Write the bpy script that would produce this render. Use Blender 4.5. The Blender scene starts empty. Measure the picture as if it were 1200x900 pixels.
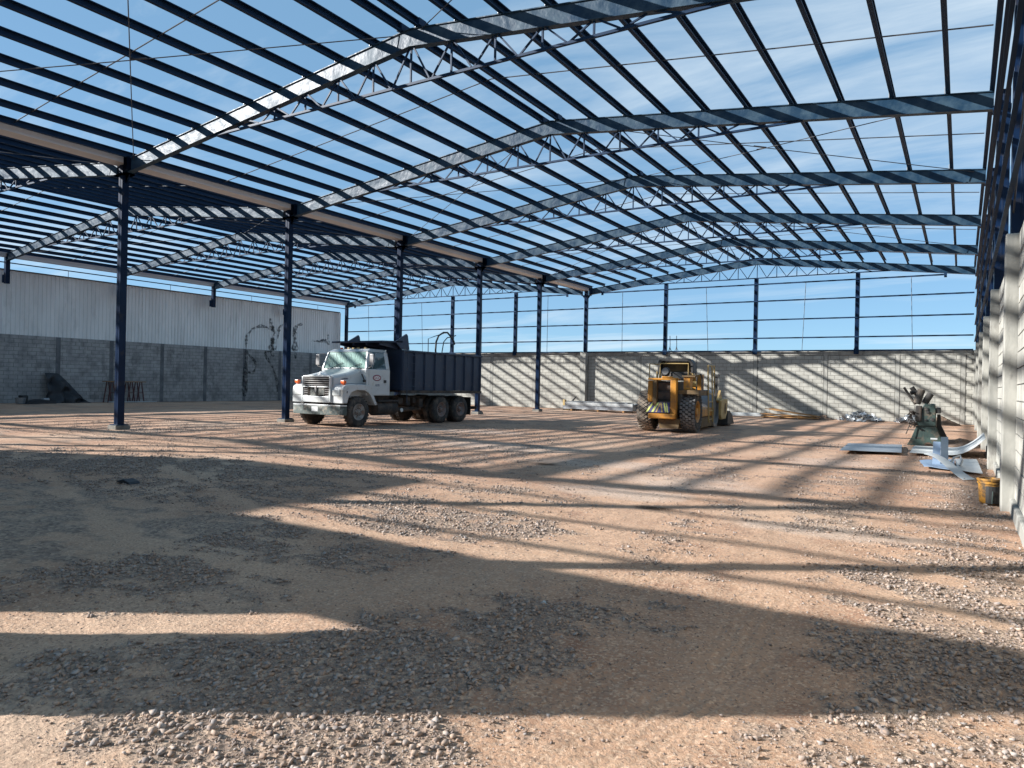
import bpy, math, random
import numpy as np
from mathutils import Vector, Matrix, Quaternion
from math import radians, sin, cos, pi

random.seed(7); rng = np.random.default_rng(11)
SC = bpy.context.scene
COL = SC.collection

# ------------------------------------------------------------------ camera
EYE = Vector((0, 0, 1.5))
YAW, ROLL, FPX = 0.5576, 0.0205, 846.7
R0 = Vector((cos(YAW), sin(YAW), 0)); FW = Vector((-sin(YAW), cos(YAW), 0)); UP = Vector((0, 0, 1))
Rc = R0 * cos(ROLL) + UP * sin(ROLL); Uc = UP * cos(ROLL) - R0 * sin(ROLL)
cam = bpy.data.cameras.new("camera"); camo = bpy.data.objects.new("camera", cam); COL.objects.link(camo)
M = Matrix((Rc, Uc, -FW)).transposed().to_4x4(); M.translation = EYE
camo.matrix_world = M
cam.sensor_fit = 'HORIZONTAL'; cam.sensor_width = 36.0; cam.lens = 36.0 * FPX / 1200
cam.clip_start = 0.05; cam.clip_end = 3000
SC.camera = camo

# ------------------------------------------------------------------ sun, sky, exposure
SUN = Vector((-1.83, -1.26, 1.0)).normalized()
sl = bpy.data.lights.new("sun", 'SUN'); sl.energy = 4.2; sl.angle = radians(0.7); sl.color = (1.0, 0.99, 0.965)
so = bpy.data.objects.new("sun", sl); COL.objects.link(so); so.rotation_mode = 'QUATERNION'
so.rotation_quaternion = (-SUN).to_track_quat('-Z', 'Y'); so.location = (-30, -30, 40)
SC.view_settings.view_transform = 'Standard'; SC.view_settings.look = 'None'
SC.view_settings.exposure = 1.38; SC.view_settings.gamma = 1.0; SC.view_settings.use_curve_mapping = False

W = bpy.data.worlds.new("World"); SC.world = W; W.use_nodes = True
nt = W.node_tree; N = nt.nodes; L = nt.links; N.clear()
wo = N.new('ShaderNodeOutputWorld'); bg = N.new('ShaderNodeBackground'); bg.inputs['Strength'].default_value = 0.086
sky = N.new('ShaderNodeTexSky'); sky.sky_type = 'NISHITA'; sky.sun_disc = False
sky.sun_elevation = math.asin(SUN.z); sky.sun_rotation = math.atan2(SUN.x, SUN.y)
sky.altitude = 2600; sky.air_density = 0.85; sky.dust_density = 0.0; sky.ozone_density = 1.6
tc = N.new('ShaderNodeTexCoord')
sep = N.new('ShaderNodeSeparateXYZ'); L.new(tc.outputs['Generated'], sep.inputs[0])
mx = N.new('ShaderNodeMath'); mx.operation = 'MAXIMUM'; mx.inputs[1].default_value = 0.0; L.new(sep.outputs['Z'], mx.inputs[0])
ad = N.new('ShaderNodeMath'); ad.operation = 'ADD'; ad.inputs[1].default_value = 0.12; L.new(mx.outputs[0], ad.inputs[0])
dv = N.new('ShaderNodeVectorMath'); dv.operation = 'DIVIDE'
cmb = N.new('ShaderNodeCombineXYZ')
for i in range(3): L.new(ad.outputs[0], cmb.inputs[i])
L.new(tc.outputs['Generated'], dv.inputs[0]); L.new(cmb.outputs[0], dv.inputs[1])
mp = N.new('ShaderNodeMapping'); mp.inputs['Rotation'].default_value = (0, 0, radians(28)); mp.inputs['Scale'].default_value = (0.55, 1.9, 0.0)
mp.inputs['Location'].default_value = (7.4, 4.9, 0)
L.new(dv.outputs[0], mp.inputs['Vector'])
n1 = N.new('ShaderNodeTexNoise'); n1.inputs['Scale'].default_value = 1.1; n1.inputs['Detail'].default_value = 8; n1.inputs['Roughness'].default_value = 0.62; n1.inputs['Distortion'].default_value = 0.7
L.new(mp.outputs[0], n1.inputs['Vector'])
n2 = N.new('ShaderNodeTexNoise'); n2.inputs['Scale'].default_value = 0.45; n2.inputs['Detail'].default_value = 3
L.new(dv.outputs[0], n2.inputs['Vector'])
mu = N.new('ShaderNodeMath'); mu.operation = 'MULTIPLY'; L.new(n1.outputs['Fac'], mu.inputs[0]); L.new(n2.outputs['Fac'], mu.inputs[1])
cr = N.new('ShaderNodeValToRGB'); cr.color_ramp.elements[0].position = 0.245; cr.color_ramp.elements[0].color = (0, 0, 0, 1)
cr.color_ramp.elements[1].position = 0.47; cr.color_ramp.elements[1].color = (0.80, 0.80, 0.80, 1)
L.new(mu.outputs[0], cr.inputs[0])
mixc = N.new('ShaderNodeMixRGB'); mixc.inputs[2].default_value = (3.9, 4.4, 4.75, 1)
L.new(cr.outputs['Color'], mixc.inputs[0]); 
tint = N.new('ShaderNodeMixRGB'); tint.blend_type = 'MULTIPLY'; tint.inputs[0].default_value = 1.0; tint.inputs[2].default_value = (0.84, 0.95, 0.95, 1)
L.new(sky.outputs[0], tint.inputs[1]); 
veil = N.new('ShaderNodeMixRGB'); veil.inputs[0].default_value = 0.68; veil.inputs[2].default_value = (1.12, 2.12, 3.20, 1)   # thin even high haze
L.new(tint.outputs[0], veil.inputs[1]); L.new(veil.outputs[0], mixc.inputs[1])
L.new(mixc.outputs[0], bg.inputs['Color']); L.new(bg.outputs[0], wo.inputs[0])

# ------------------------------------------------------------------ materials
def mat(name, c1, c2=None, scale=3.0, rough=0.7, metal=0.0, bump=0.0, bscale=None, rand=0.0, ramp=(0.4, 0.6), c3=None, scale3=9.0, amt3=0.5,
        coat=0.0, spec=.5, detail=6, rvar=0.0, stretch=None, bdist=0.01):
    m = bpy.data.materials.new(name); m.use_nodes = True
    t = m.node_tree; n = t.nodes; l = t.links; b = n['Principled BSDF']
    b.inputs['Roughness'].default_value = rough; b.inputs['Metallic'].default_value = metal
    b.inputs['Coat Weight'].default_value = coat; b.inputs['Specular IOR Level'].default_value = spec
    tcn = n.new('ShaderNodeTexCoord'); vec = tcn.outputs['Object']
    oi = n.new('ShaderNodeObjectInfo')
    av = n.new('ShaderNodeVectorMath'); av.operation = 'ADD'
    sv = n.new('ShaderNodeVectorMath'); sv.operation = 'SCALE'; sv.inputs['Scale'].default_value = 1.0
    l.new(oi.outputs['Location'], sv.inputs[0]); l.new(vec, av.inputs[0]); l.new(sv.outputs[0], av.inputs[1]); vec = av.outputs[0]
    if stretch:
        mpn = n.new('ShaderNodeMapping'); mpn.inputs['Scale'].default_value = stretch; l.new(vec, mpn.inputs['Vector']); vec = mpn.outputs[0]
    col = None
    if c2:
        nz = n.new('ShaderNodeTexNoise'); nz.inputs['Scale'].default_value = scale; nz.inputs['Detail'].default_value = detail; nz.inputs['Roughness'].default_value = 0.6
        l.new(vec, nz.inputs['Vector'])
        rp = n.new('ShaderNodeValToRGB'); rp.color_ramp.elements[0].position = ramp[0]; rp.color_ramp.elements[1].position = ramp[1]
        rp.color_ramp.elements[0].color = (*c1, 1); rp.color_ramp.elements[1].color = (*c2, 1)
        l.new(nz.outputs['Fac'], rp.inputs[0]); col = rp.outputs['Color']
        if rvar:
            mr = n.new('ShaderNodeMapRange'); mr.inputs['From Min'].default_value = 0.3; mr.inputs['From Max'].default_value = 0.7
            mr.inputs['To Min'].default_value = rough - rvar; mr.inputs['To Max'].default_value = rough + rvar
            l.new(nz.outputs['Fac'], mr.inputs['Value']); l.new(mr.outputs[0], b.inputs['Roughness'])
    if c3:
        n3 = n.new('ShaderNodeTexNoise'); n3.inputs['Scale'].default_value = scale3; n3.inputs['Detail'].default_value = 8; n3.inputs['Roughness'].default_value = 0.7
        l.new(vec, n3.inputs['Vector'])
        r3 = n.new('ShaderNodeValToRGB'); r3.color_ramp.elements[0].position = 0.6 - 0.3 * amt3; r3.color_ramp.elements[1].position = 0.75 - 0.2 * amt3
        l.new(n3.outputs['Fac'], r3.inputs[0])
        m3 = n.new('ShaderNodeMixRGB'); m3.inputs[2].default_value = (*c3, 1); l.new(r3.outputs['Color'], m3.inputs[0])
        if col is None: m3.inputs[1].default_value = (*c1, 1)
        else: l.new(col, m3.inputs[1])
        col = m3.outputs['Color']
    if rand:
        hs = n.new('ShaderNodeHueSaturation')
        mr = n.new('ShaderNodeMapRange'); mr.inputs['To Min'].default_value = 1 - rand; mr.inputs['To Max'].default_value = 1 + rand
        l.new(oi.outputs['Random'], mr.inputs['Value']); l.new(mr.outputs[0], hs.inputs['Value'])
        if col is None: hs.inputs['Color'].default_value = (*c1, 1)
        else: l.new(col, hs.inputs['Color'])
        col = hs.outputs['Color']
    if col is None: b.inputs['Base Color'].default_value = (*c1, 1)
    else: l.new(col, b.inputs['Base Color'])
    if bump:
        bn = n.new('ShaderNodeTexNoise'); bn.inputs['Scale'].default_value = bscale or scale * 6; bn.inputs['Detail'].default_value = 5
        l.new(vec, bn.inputs['Vector'])
        bp = n.new('ShaderNodeBump'); bp.inputs['Strength'].default_value = bump; bp.inputs['Distance'].default_value = bdist
        l.new(bn.outputs['Fac'], bp.inputs['Height']); l.new(bp.outputs[0], b.inputs['Normal'])
    return m

Mt = {}
Mt['navy'] = mat('navy_paint', (.006, .021, .052), (.010, .030, .068), 2.0, rough=.5, spec=.12, bump=.12, bscale=5, bdist=.02, rvar=.08)
Mt['navy_web'] = mat('navy_rafter_sheet', (.012, .034, .064), (.032, .062, .092), 3.2, rough=.42, metal=.0, spec=.15, bump=.9, bscale=2.6, bdist=.03, rvar=.10, ramp=(.42, .62))
Mt['navy_col'] = mat('navy_column_paint', (.004, .012, .034), (.006, .017, .045), 1.4, rough=.3, spec=.12, bump=.1, bscale=2, bdist=.01, c3=(.03, .03, .035), scale3=3.5, amt3=.15)
Mt['cleat'] = mat('galvanised_clip', (.55, .56, .56), (.42, .43, .44), 8, rough=.4, metal=.5)
Mt['galv'] = mat('galvanised_sheet', (.38, .40, .42), (.28, .30, .32), 5, rough=.38, metal=.55, bump=.15, bscale=4, bdist=.02)
Mt['gutter'] = mat('gutter_sheet', (.62, .63, .64), (.54, .55, .56), 1.2, rough=.55, metal=.15, stretch=(1, .2, 1))
Mt['rod'] = mat('steel_rod', (.05, .055, .065), (.08, .08, .085), 4, rough=.5, metal=.4)
Mt['soil'] = mat('dark_soil', (.10, .065, .045), (.17, .115, .08), 6, rough=.95, bump=.6, bscale=20)
Mt['footing'] = mat('footing_concrete', (.20, .185, .16), (.13, .12, .105), 5, rough=.95, bump=.4, bscale=25)
Mt['concrete'] = mat('cast_concrete', (0.333, 0.322, 0.287), (0.241, 0.236, 0.213), 1.8, rough=.9, bump=.4, bscale=22, bdist=.01, c3=(.12, .11, .10), scale3=2.2, amt3=.25, stretch=(1.6, 1.6, .6))
Mt['block'] = mat('concrete_block', (.40, .385, .34), (.335, .322, .285), 2.6, rough=.92, bump=.5, bscale=70, rand=.055, bdist=.006, c3=(.25, .245, .22), scale3=.9, amt3=.2)
Mt['joint'] = mat('block_joint', (.085, .083, .078), (.12, .115, .105), 6, rough=.95)
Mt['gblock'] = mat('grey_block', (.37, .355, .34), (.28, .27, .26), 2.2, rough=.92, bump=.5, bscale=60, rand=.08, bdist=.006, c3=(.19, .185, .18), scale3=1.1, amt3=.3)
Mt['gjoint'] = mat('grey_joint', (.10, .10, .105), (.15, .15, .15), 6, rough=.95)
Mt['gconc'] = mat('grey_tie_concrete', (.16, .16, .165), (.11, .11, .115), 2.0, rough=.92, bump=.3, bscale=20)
Mt['clad'] = mat('ribbed_siding', (.74, .73, .72), (.66, .65, .64), .8, rough=.42, metal=.25, c3=(.55, .54, .53), scale3=1.4, amt3=.25, stretch=(1, 1.5, .35))
Mt['smear'] = mat('black_smear', (.025, .024, .024), (.06, .06, .06), 14, rough=.8)
def _fade(m):                      # smear alpha: thin and broken at places
    t = m.node_tree; n = t.nodes; l = t.links; b = n['Principled BSDF']
    tcn = n.new('ShaderNodeTexCoord'); z = n.new('ShaderNodeTexNoise'); z.inputs['Scale'].default_value = 5; z.inputs['Detail'].default_value = 6; l.new(tcn.outputs['Object'], z.inputs['Vector'])
    r = n.new('ShaderNodeMapRange'); r.inputs['From Min'].default_value = .38; r.inputs['From Max'].default_value = .62; r.inputs['To Min'].default_value = .0; r.inputs['To Max'].default_value = .42
    l.new(z.outputs['Fac'], r.inputs['Value']); l.new(r.outputs[0], b.inputs['Alpha'])
_fade(Mt['smear'])
Mt['roofdark'] = mat('dark_flashing', (.05, .05, .055), rough=.6)
Mt['plaster'] = mat('shade_building_plaster', (.55, .52, .47), (.48, .45, .41), 1.5, rough=.9, bump=.2)
Mt['glass'] = mat('dark_glass', (.02, .025, .03), rough=.08)

# ------------------------------------------------------------------ mesh helpers
ORIG = {}
class MB:
    def __init__(s): s.v = []; s.f = []
    def add(s, vs, fs):
        k = len(s.v); s.v += [tuple(p) for p in vs]; s.f += [tuple(i + k for i in f) for f in fs]; return s
    def box(s, x0, x1, y0, y1, z0, z1):
        return s.add([(x0, y0, z0), (x1, y0, z0), (x1, y1, z0), (x0, y1, z0), (x0, y0, z1), (x1, y0, z1), (x1, y1, z1), (x0, y1, z1)],
                     [(3, 2, 1, 0), (4, 5, 6, 7), (0, 1, 5, 4), (1, 2, 6, 5), (2, 3, 7, 6), (3, 0, 4, 7)])
    def hexa(s, b, t):       # bottom 4 points, top 4 points (same winding, ccw from above)
        return s.add(list(b) + list(t), [(3, 2, 1, 0), (4, 5, 6, 7), (0, 1, 5, 4), (1, 2, 6, 5), (2, 3, 7, 6), (3, 0, 4, 7)])
    def beam(s, p, q, w, h, up=(0, 0, 1)):
        p = Vector(p); q = Vector(q); d = (q - p).normalized(); u = Vector(up)
        if abs(d.dot(u)) > .98: u = Vector((0, 1, 0))
        sx = d.cross(u).normalized(); u = sx.cross(d).normalized()
        o = [sx * (a * w / 2) + u * (b * h / 2) for a, b in ((-1, -1), (1, -1), (1, 1), (-1, 1))]
        vs = [p + e for e in o] + [q + e for e in o]
        return s.add(vs, [(0, 1, 2, 3), (7, 6, 5, 4), (0, 4, 5, 1), (1, 5, 6, 2), (2, 6, 7, 3), (3, 7, 4, 0)])
    def prism(s, poly, axis, a0, a1):    # poly of 2-D points; axis 'x': (y,z), 'y': (x,z), 'z': (x,y)
        def P(c, a):
            return (a, c[0], c[1]) if axis == 'x' else ((c[0], a, c[1]) if axis == 'y' else (c[0], c[1], a))
        n = len(poly); vs = [P(c, a0) for c in poly] + [P(c, a1) for c in poly]
        return s.add(vs, [tuple(range(n))[::-1], tuple(range(n, 2 * n))] + [(i, (i + 1) % n, n + (i + 1) % n, n + i) for i in range(n)])
    def tube(s, pts, r, n=8, cap=True):
        pts = [Vector(p) for p in pts]; k0 = len(s.v); m = len(pts); rings = []
        rr = r if hasattr(r, '__len__') else [r] * m
        prev = None
        for i, p in enumerate(pts):
            d = (pts[min(i + 1, m - 1)] - pts[max(i - 1, 0)]).normalized()
            a = Vector((0, 0, 1)) if abs(d.z) < .9 else Vector((1, 0, 0))
            if prev is not None: a = prev
            x = d.cross(a).normalized(); y = x.cross(d).normalized(); prev = y
            rings.append([p + (x * cos(2 * pi * j / n) + y * sin(2 * pi * j / n)) * rr[i] for j in range(n)])
        vs = [q for rg in rings for q in rg]; fs = []
        for i in range(m - 1):
            for j in range(n):
                a, b = i * n + j, i * n + (j + 1) % n
                fs.append((a, b, b + n, a + n))
        if cap: fs += [tuple(range(n))[::-1], tuple(range((m - 1) * n, m * n))]
        return s.add(vs, fs)
    def lathe(s, prof, c, axis='x', n=32, caps=(1, 1)):   # prof: (offset along axis, radius)
        c = Vector(c); m = len(prof); vs = []
        for a, r in prof:
            for j in range(n):
                t = 2 * pi * j / n; u, w = r * cos(t), r * sin(t)
                vs.append(c + (Vector((a, u, w)) if axis == 'x' else Vector((u, a, w)) if axis == 'y' else Vector((u, w, a))))
        fs = [(i * n + j, i * n + (j + 1) % n, (i + 1) * n + (j + 1) % n, (i + 1) * n + j) for i in range(m - 1) for j in range(n)]
        if caps[0]: fs.append(tuple(range(n))[::-1])
        if caps[1]: fs.append(tuple(range((m - 1) * n, m * n)))
        return s.add(vs, fs)
    def sheet(s, P, t=None):       # grid of points -> surface, given thickness along +normal by vector t
        P = [[Vector(q) for q in r] for r in P]; a, b = len(P), len(P[0])
        t = Vector(t)
        vs = [q for r in P for q in r] + [q + t for r in P for q in r]; o = a * b; fs = []
        for i in range(a - 1):
            for j in range(b - 1):
                k = i * b + j; fs.append((k, k + 1, k + b + 1, k + b)); fs.append((o + k + b, o + k + b + 1, o + k + 1, o + k))
        for i in range(a - 1):
            k = i * b; fs.append((k, k + b, o + k + b, o + k)); k += b - 1; fs.append((k + b, k, o + k, o + k + b))
        for j in range(b - 1):
            k = j; fs.append((k + 1, k, o + k, o + k + 1)); k += (a - 1) * b; fs.append((k, k + 1, o + k + 1, o + k))
        return s.add(vs, fs)
    def mesh(s, name, org, m, smooth):
        me = bpy.data.meshes.new(name)
        ox, oy, oz = org
        me.from_pydata([(x - ox, y - oy, z - oz) for x, y, z in s.v], [], s.f)
        if m: me.materials.append(m)
        if smooth:
            for p in me.polygons: p.use_smooth = True
            me.set_sharp_from_angle(angle=radians(38))
        me.update(); return me
    def build(s, name, m, parent=None, smooth=False, bevel=0.0, kind=None, label=None, origin=None):
        org = ORIG[parent.name] if parent is not None else (origin or (0, 0, 0))
        o = bpy.data.objects.new(name, s.mesh(name, org, m, smooth)); COL.objects.link(o)
        if parent is not None: o.parent = parent
        elif origin: o.location = origin
        ORIG[o.name] = org
        if bevel:
            bv = o.modifiers.new('bevel', 'BEVEL'); bv.width = bevel; bv.segments = 2; bv.limit_method = 'ANGLE'; bv.angle_limit = radians(35)
        if kind: o['kind'] = kind
        if label: o['label'] = label
        return o

def tag(o, label, cat, group=None, kind=None):
    o['label'] = label; o['category'] = cat; o['kind'] = kind or 'thing'
    if group: o['group'] = group
    return o
def thing(name, label, cat, loc=(0, 0, 0), group=None):
    o = bpy.data.objects.new(name, None); COL.objects.link(o); o.location = loc; o.empty_display_size = .2
    ORIG[o.name] = tuple(loc); return tag(o, label, cat, group)
def copy_thing(src, loc, label, group=None):
    c = src.copy(); COL.objects.link(c); c.location = loc; c['label'] = label
    if group: c['group'] = group
    ORIG[c.name] = tuple(loc)
    for ch in src.children:
        d = ch.copy(); COL.objects.link(d); d.parent = c
        for g in ch.children:
            e = g.copy(); COL.objects.link(e); e.parent = d
    return c
def single(mb, name, m, label, cat, group=None, origin=(0, 0, 0), **k):
    return tag(mb.build(name, m, origin=origin, **k), label, cat, group)
BARS = {}
def bar(name, p, q, w, h, m, parent):    # one member as an object sharing a unit bar
    key = m.name
    if key not in BARS:
        BARS[key] = MB().box(-.5, .5, -.5, .5, 0, 1).mesh('bar', (0, 0, 0), m, False)
    p = Vector(p); q = Vector(q); d = q - p
    o = bpy.data.objects.new(name, BARS[key]); COL.objects.link(o)
    o.parent = parent; o.location = p - Vector(ORIG[parent.name]); o.rotation_mode = 'QUATERNION'
    o.rotation_quaternion = d.to_track_quat('Z', 'Y'); o.scale = (w, h, d.length)
    return o
ORD = ['first', 'second', 'third', 'fourth', 'fifth', 'sixth', 'seventh', 'eighth', 'ninth', 'tenth', 'eleventh', 'twelfth']

# ------------------------------------------------------------------ layout numbers (metres)
B, Y0 = 5.869, 11.36
def YK(k): return Y0 + k * B if k > -2 else 0.6      # front frame stands at the entrance wall
YF, YB = 0.6, Y0 + 5 * B
XV = -20.03                    # valley column line
XR, XL = 0.60, -40.62          # right and left column lines
CR, CL = -9.67, -30.40         # ridge lines of the two naves
ZA, SLOPE, HALF = 8.68, 0.1165, 10.1
HW = 3.56                      # block wall height
GIRTS = [7.21, 6.285, 5.264, 4.27]

# ------------------------------------------------------------------ ground
T1 = rng.random((256, 256))
def vn(x, y, seed=0):
    x = x + seed * 17.31; y = y + seed * 9.77
    xi = np.floor(x).astype(int); yi = np.floor(y).astype(int); fx = x - xi; fy = y - yi
    fx = fx * fx * (3 - 2 * fx); fy = fy * fy * (3 - 2 * fy)
    a = T1[xi & 255, yi & 255]; b = T1[(xi + 1) & 255, yi & 255]; c = T1[xi & 255, (yi + 1) & 255]; d = T1[(xi + 1) & 255, (yi + 1) & 255]
    return (a * (1 - fx) + b * fx) * (1 - fy) + (c * (1 - fx) + d * fx) * fy
def fbm(x, y, s=1.0, o=4, seed=0):
    v = 0; a = .5; t = 0
    for i in range(o):
        v = v + a * vn(x * s, y * s, seed + i); t += a; a *= .5; s *= 2.03
    return v / t
GRAVEL = [(-2.1, 2.15, .75, .5), (-1.5, 2.75, .5, .35), (-3.8, 1.95, .9, .5), (-3.1, 2.5, .9, .45), (-2.4, 2.9, .7, .4), (-2.35, 4.15, .7, .55), (-0.3, 5.9, .75, .65),
          (-.75, 6.4, .5, .5), (-4.6, 3.35, .8, .35), (-9.3, 4.9, 2.2, 1.2), (-.3, 4.55, .55, .55), (.15, 5.3, .4, .5), (-.75, 3.1, .3, .4), (-.4, 2.75, .35, .3),
          (-6.0, 4.2, 1.4, .9), (-8.2, 6.2, 2.2, 1.0), (-5.0, 5.6, 1.0, .6), (-11.5, 7.6, 2.0, .8), (-6.6, 3.1, 1.2, .5), (-15, 5.5, 3, 1.5), (-4.2, 4.5, .9, .5), (-12.5, 6.3, 2.5, 1.5), (-.9, 4.1, .35, .3), (-1.6, 9.8, .8, .5), (0.1, 11.5, .5, 2.6), (.2, 8.2, .35, 1.5), (-5.2, 8.6, 1.1, .5), (-.9, 14.5, 1.3, 1.5)]
def path_mask(x, y):           # tyre-swept lanes where the dust is bare
    m = np.zeros_like(x)
    for pts, w in (([(-1.25, 1.8), (-1.12, 2.9), (-1.02, 3.6), (-1.1, 4.4), (-1.3, 6), (-2.2, 10), (-4.5, 18), (-6.5, 27)], .30),
                   ([(-3.6, 3.6), (-2.9, 5.2), (-3.2, 8), (-6, 14), (-11, 20)], .5),
                   ([(-6.2, 1.2), (-4.3, 2.3), (-3.3, 3.2)], .25),
                   ([(-9.2, 22.5), (-8.6, 17), (-6.2, 11), (-2.5, 7.2), (.2, 5.6)], .16), ([(-7.8, 22.5), (-7.2, 17), (-5.0, 11.4), (-1.8, 7.9), (.3, 6.5)], .16),
                   ([(-16.6, 16.2), (-15, 11), (-11, 7), (-6, 5.2), (-3, 5.4)], .15), ([(-18.4, 16.2), (-17, 10), (-12, 5.6), (-6, 3.6), (-2.6, 4)], .15),
                   ([(-13, 28), (-9, 20), (-5.5, 15.5), (-2, 13)], .2), ([(-11, 28), (-7.4, 20.4), (-4, 16.2), (-1, 14.4)], .2)):
        for (ax, ay), (bx, by) in zip(pts[:-1], pts[1:]):
            dx, dy = bx - ax, by - ay; t = np.clip(((x - ax) * dx + (y - ay) * dy) / (dx * dx + dy * dy), 0, 1)
            d = np.hypot(x - ax - t * dx, y - ay - t * dy)
            m = np.maximum(m, np.clip(1.3 - d / w, 0, 1))
    return m
def gravel_mask(x, y):
    g = np.zeros_like(x)
    for cx, cy, rx, ry in GRAVEL:
        d = ((x - cx) / rx) ** 2 + ((y - cy) / ry) ** 2
        g = np.maximum(g, np.exp(-d * 1.1))
    n = fbm(x, y, .75, 4, 3); n2 = fbm(x * .8 + y * .25, y * 1.3, 4.2, 4, 8); n3 = fbm(x, y, 9, 2, 14)
    g = g * .5 + np.clip((n - .46) * 2.2, 0, .55) + (n2 - .46) * 1.7 + (n3 - .5) * .5 + .05
    g = g - path_mask(x, y) * .55
    return np.clip(g, 0, 1)
def hgt(x, y):
    h = (fbm(x, y, .16, 3, 5) - .5) * .10 + (fbm(x, y, .9, 3, 12) - .5) * .05
    near = np.clip((16 - y) / 8, 0, 1)
    h = h + near * ((fbm(x, y, 6, 3, 21) - .5) * .022 + (fbm(x, y, 22, 2, 31) - .5) * .008)
    h = h + gravel_mask(x, y) * .012
    # tread grooves pressed by a wheel, running away to the right
    for ax, ay, bx, by, w, dep in ((-1.28, 2.1, -1.0, 3.7, .20, .013), (-1.75, 2.3, -1.45, 3.9, .14, .008), (-4.6, 1.55, -3.2, 2.35, .16, .018), (-3.9, 1.5, -2.9, 1.95, .14, .014), (-1.0, 3.7, -1.18, 5.6, .2, .012), (-1.9, 4.6, -2.6, 8.6, .16, .01)):
        dx, dy = bx - ax, by - ay; q = math.hypot(dx, dy); dx /= q; dy /= q
        u = (x - ax) * dx + (y - ay) * dy; v = (x - ax) * dy - (y - ay) * dx
        msk = np.clip((w - np.abs(v)) / .04, 0, 1) * np.clip(u / .2, 0, 1) * np.clip((q - u) / .3, 0, 1)
        h = h - msk * dep * (np.cos((v) * 2 * pi / .085) * .6 + .4 + .5 * np.cos((u + np.abs(v) * .8) * 2 * pi / .09))
    edge = np.clip((x + 44) / 3, 0, 1) * np.clip((45 - y) / 3, 0, 1) * np.clip((3 - x) / 2, 0, 1)
    return h * edge * .8
def steps(a, b, s): return list(np.arange(a, b, s))
xs = [-700, -300, -150, -90, -65, -52] + steps(-46, -20, .4) + steps(-20, -9, .16) + steps(-9, -4, .06) + steps(-4, .9, .03) + steps(.9, 3, .3) + [5, 9, 20, 60, 200, 700]
ys = [-700, -200, -60, -20, -8, -3, -1] + steps(0, 1.4, .2) + steps(1.4, 5, .028) + steps(5, 9, .05) + steps(9, 16, .10) + steps(16, 30, .25) + steps(30, 46, .4) + [50, 60, 90, 200, 700]
xs = np.array(xs); ys = np.array(ys)
GX, GY = np.meshgrid(xs, ys, indexing='ij')
GZ = hgt(GX, GY)
def grid_mesh(name, GX, GY, GZ):
    a, b = GX.shape
    co = np.stack([GX, GY, GZ], -1).reshape(-1, 3).astype(np.float32)
    i = np.arange(a * b).reshape(a, b)
    q = np.stack([i[:-1, :-1], i[1:, :-1], i[1:, 1:], i[:-1, 1:]], -1).reshape(-1, 4)
    me = bpy.data.meshes.new(name)
    me.vertices.add(len(co)); me.vertices.foreach_set('co', co.ravel())
    me.loops.add(q.size); me.loops.foreach_set('vertex_index', q.ravel().astype(np.int32))
    me.polygons.add(len(q)); me.polygons.foreach_set('loop_start', (np.arange(len(q)) * 4).astype(np.int32))
    me.polygons.foreach_set('use_smooth', np.ones(len(q), bool))
    me.update(calc_edges=True); return me
gm = grid_mesh('ground', GX, GY, GZ)
def attr(me, nm, arr):
    a = me.attributes.new(nm, 'FLOAT', 'POINT'); a.data.foreach_set('value', np.ascontiguousarray(arr, dtype=np.float32).ravel())
attr(gm, 'gravel', gravel_mask(GX, GY)); attr(gm, 'lane', path_mask(GX, GY))
st = np.zeros_like(GX)
for cx, cy, rx, ry in ((-3.17, 8.5, .30, .15), (-6.6, 11.8, .3, .2), (-.35, 24, .9, 1.2)):
    st = np.maximum(st, np.clip(1.6 - 1.4 * (((GX - cx) / rx) ** 2 + ((GY - cy) / ry) ** 2) ** .5 + (fbm(GX, GY, 9, 2, 40) - .5), 0, 1))
attr(gm, 'stain', st)
pa = np.zeros_like(GX)
for cx, cy, rx, ry in ((-4.0, 9.4, 1.0, .55), (-3.6, 10.9, 1.3, .7), (-5.6, 12.6, 1.5, .8), (-1.2, 8.3, 1.0, .35), (-9.5, 14.5, 2.2, 1.0), (-2.2, 16.5, 1.2, 1.2), (-13, 18.5, 2, .8)):
    pa = np.maximum(pa, np.clip(1.3 - (((GX - cx) / rx) ** 2 + ((GY - cy) / ry) ** 2) + (fbm(GX, GY, 3, 3, 44) - .5) * 1.6, 0, 1))
attr(gm, 'pale', pa); attr(gm, 'reddish', np.clip((GY - GX * .25 - 6) / 9 + (fbm(GX, GY, .5, 3, 60) - .5) * 1.2, 0, 1))
ground = bpy.data.objects.new('ground', gm); COL.objects.link(ground); ground['kind'] = 'structure'

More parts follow.
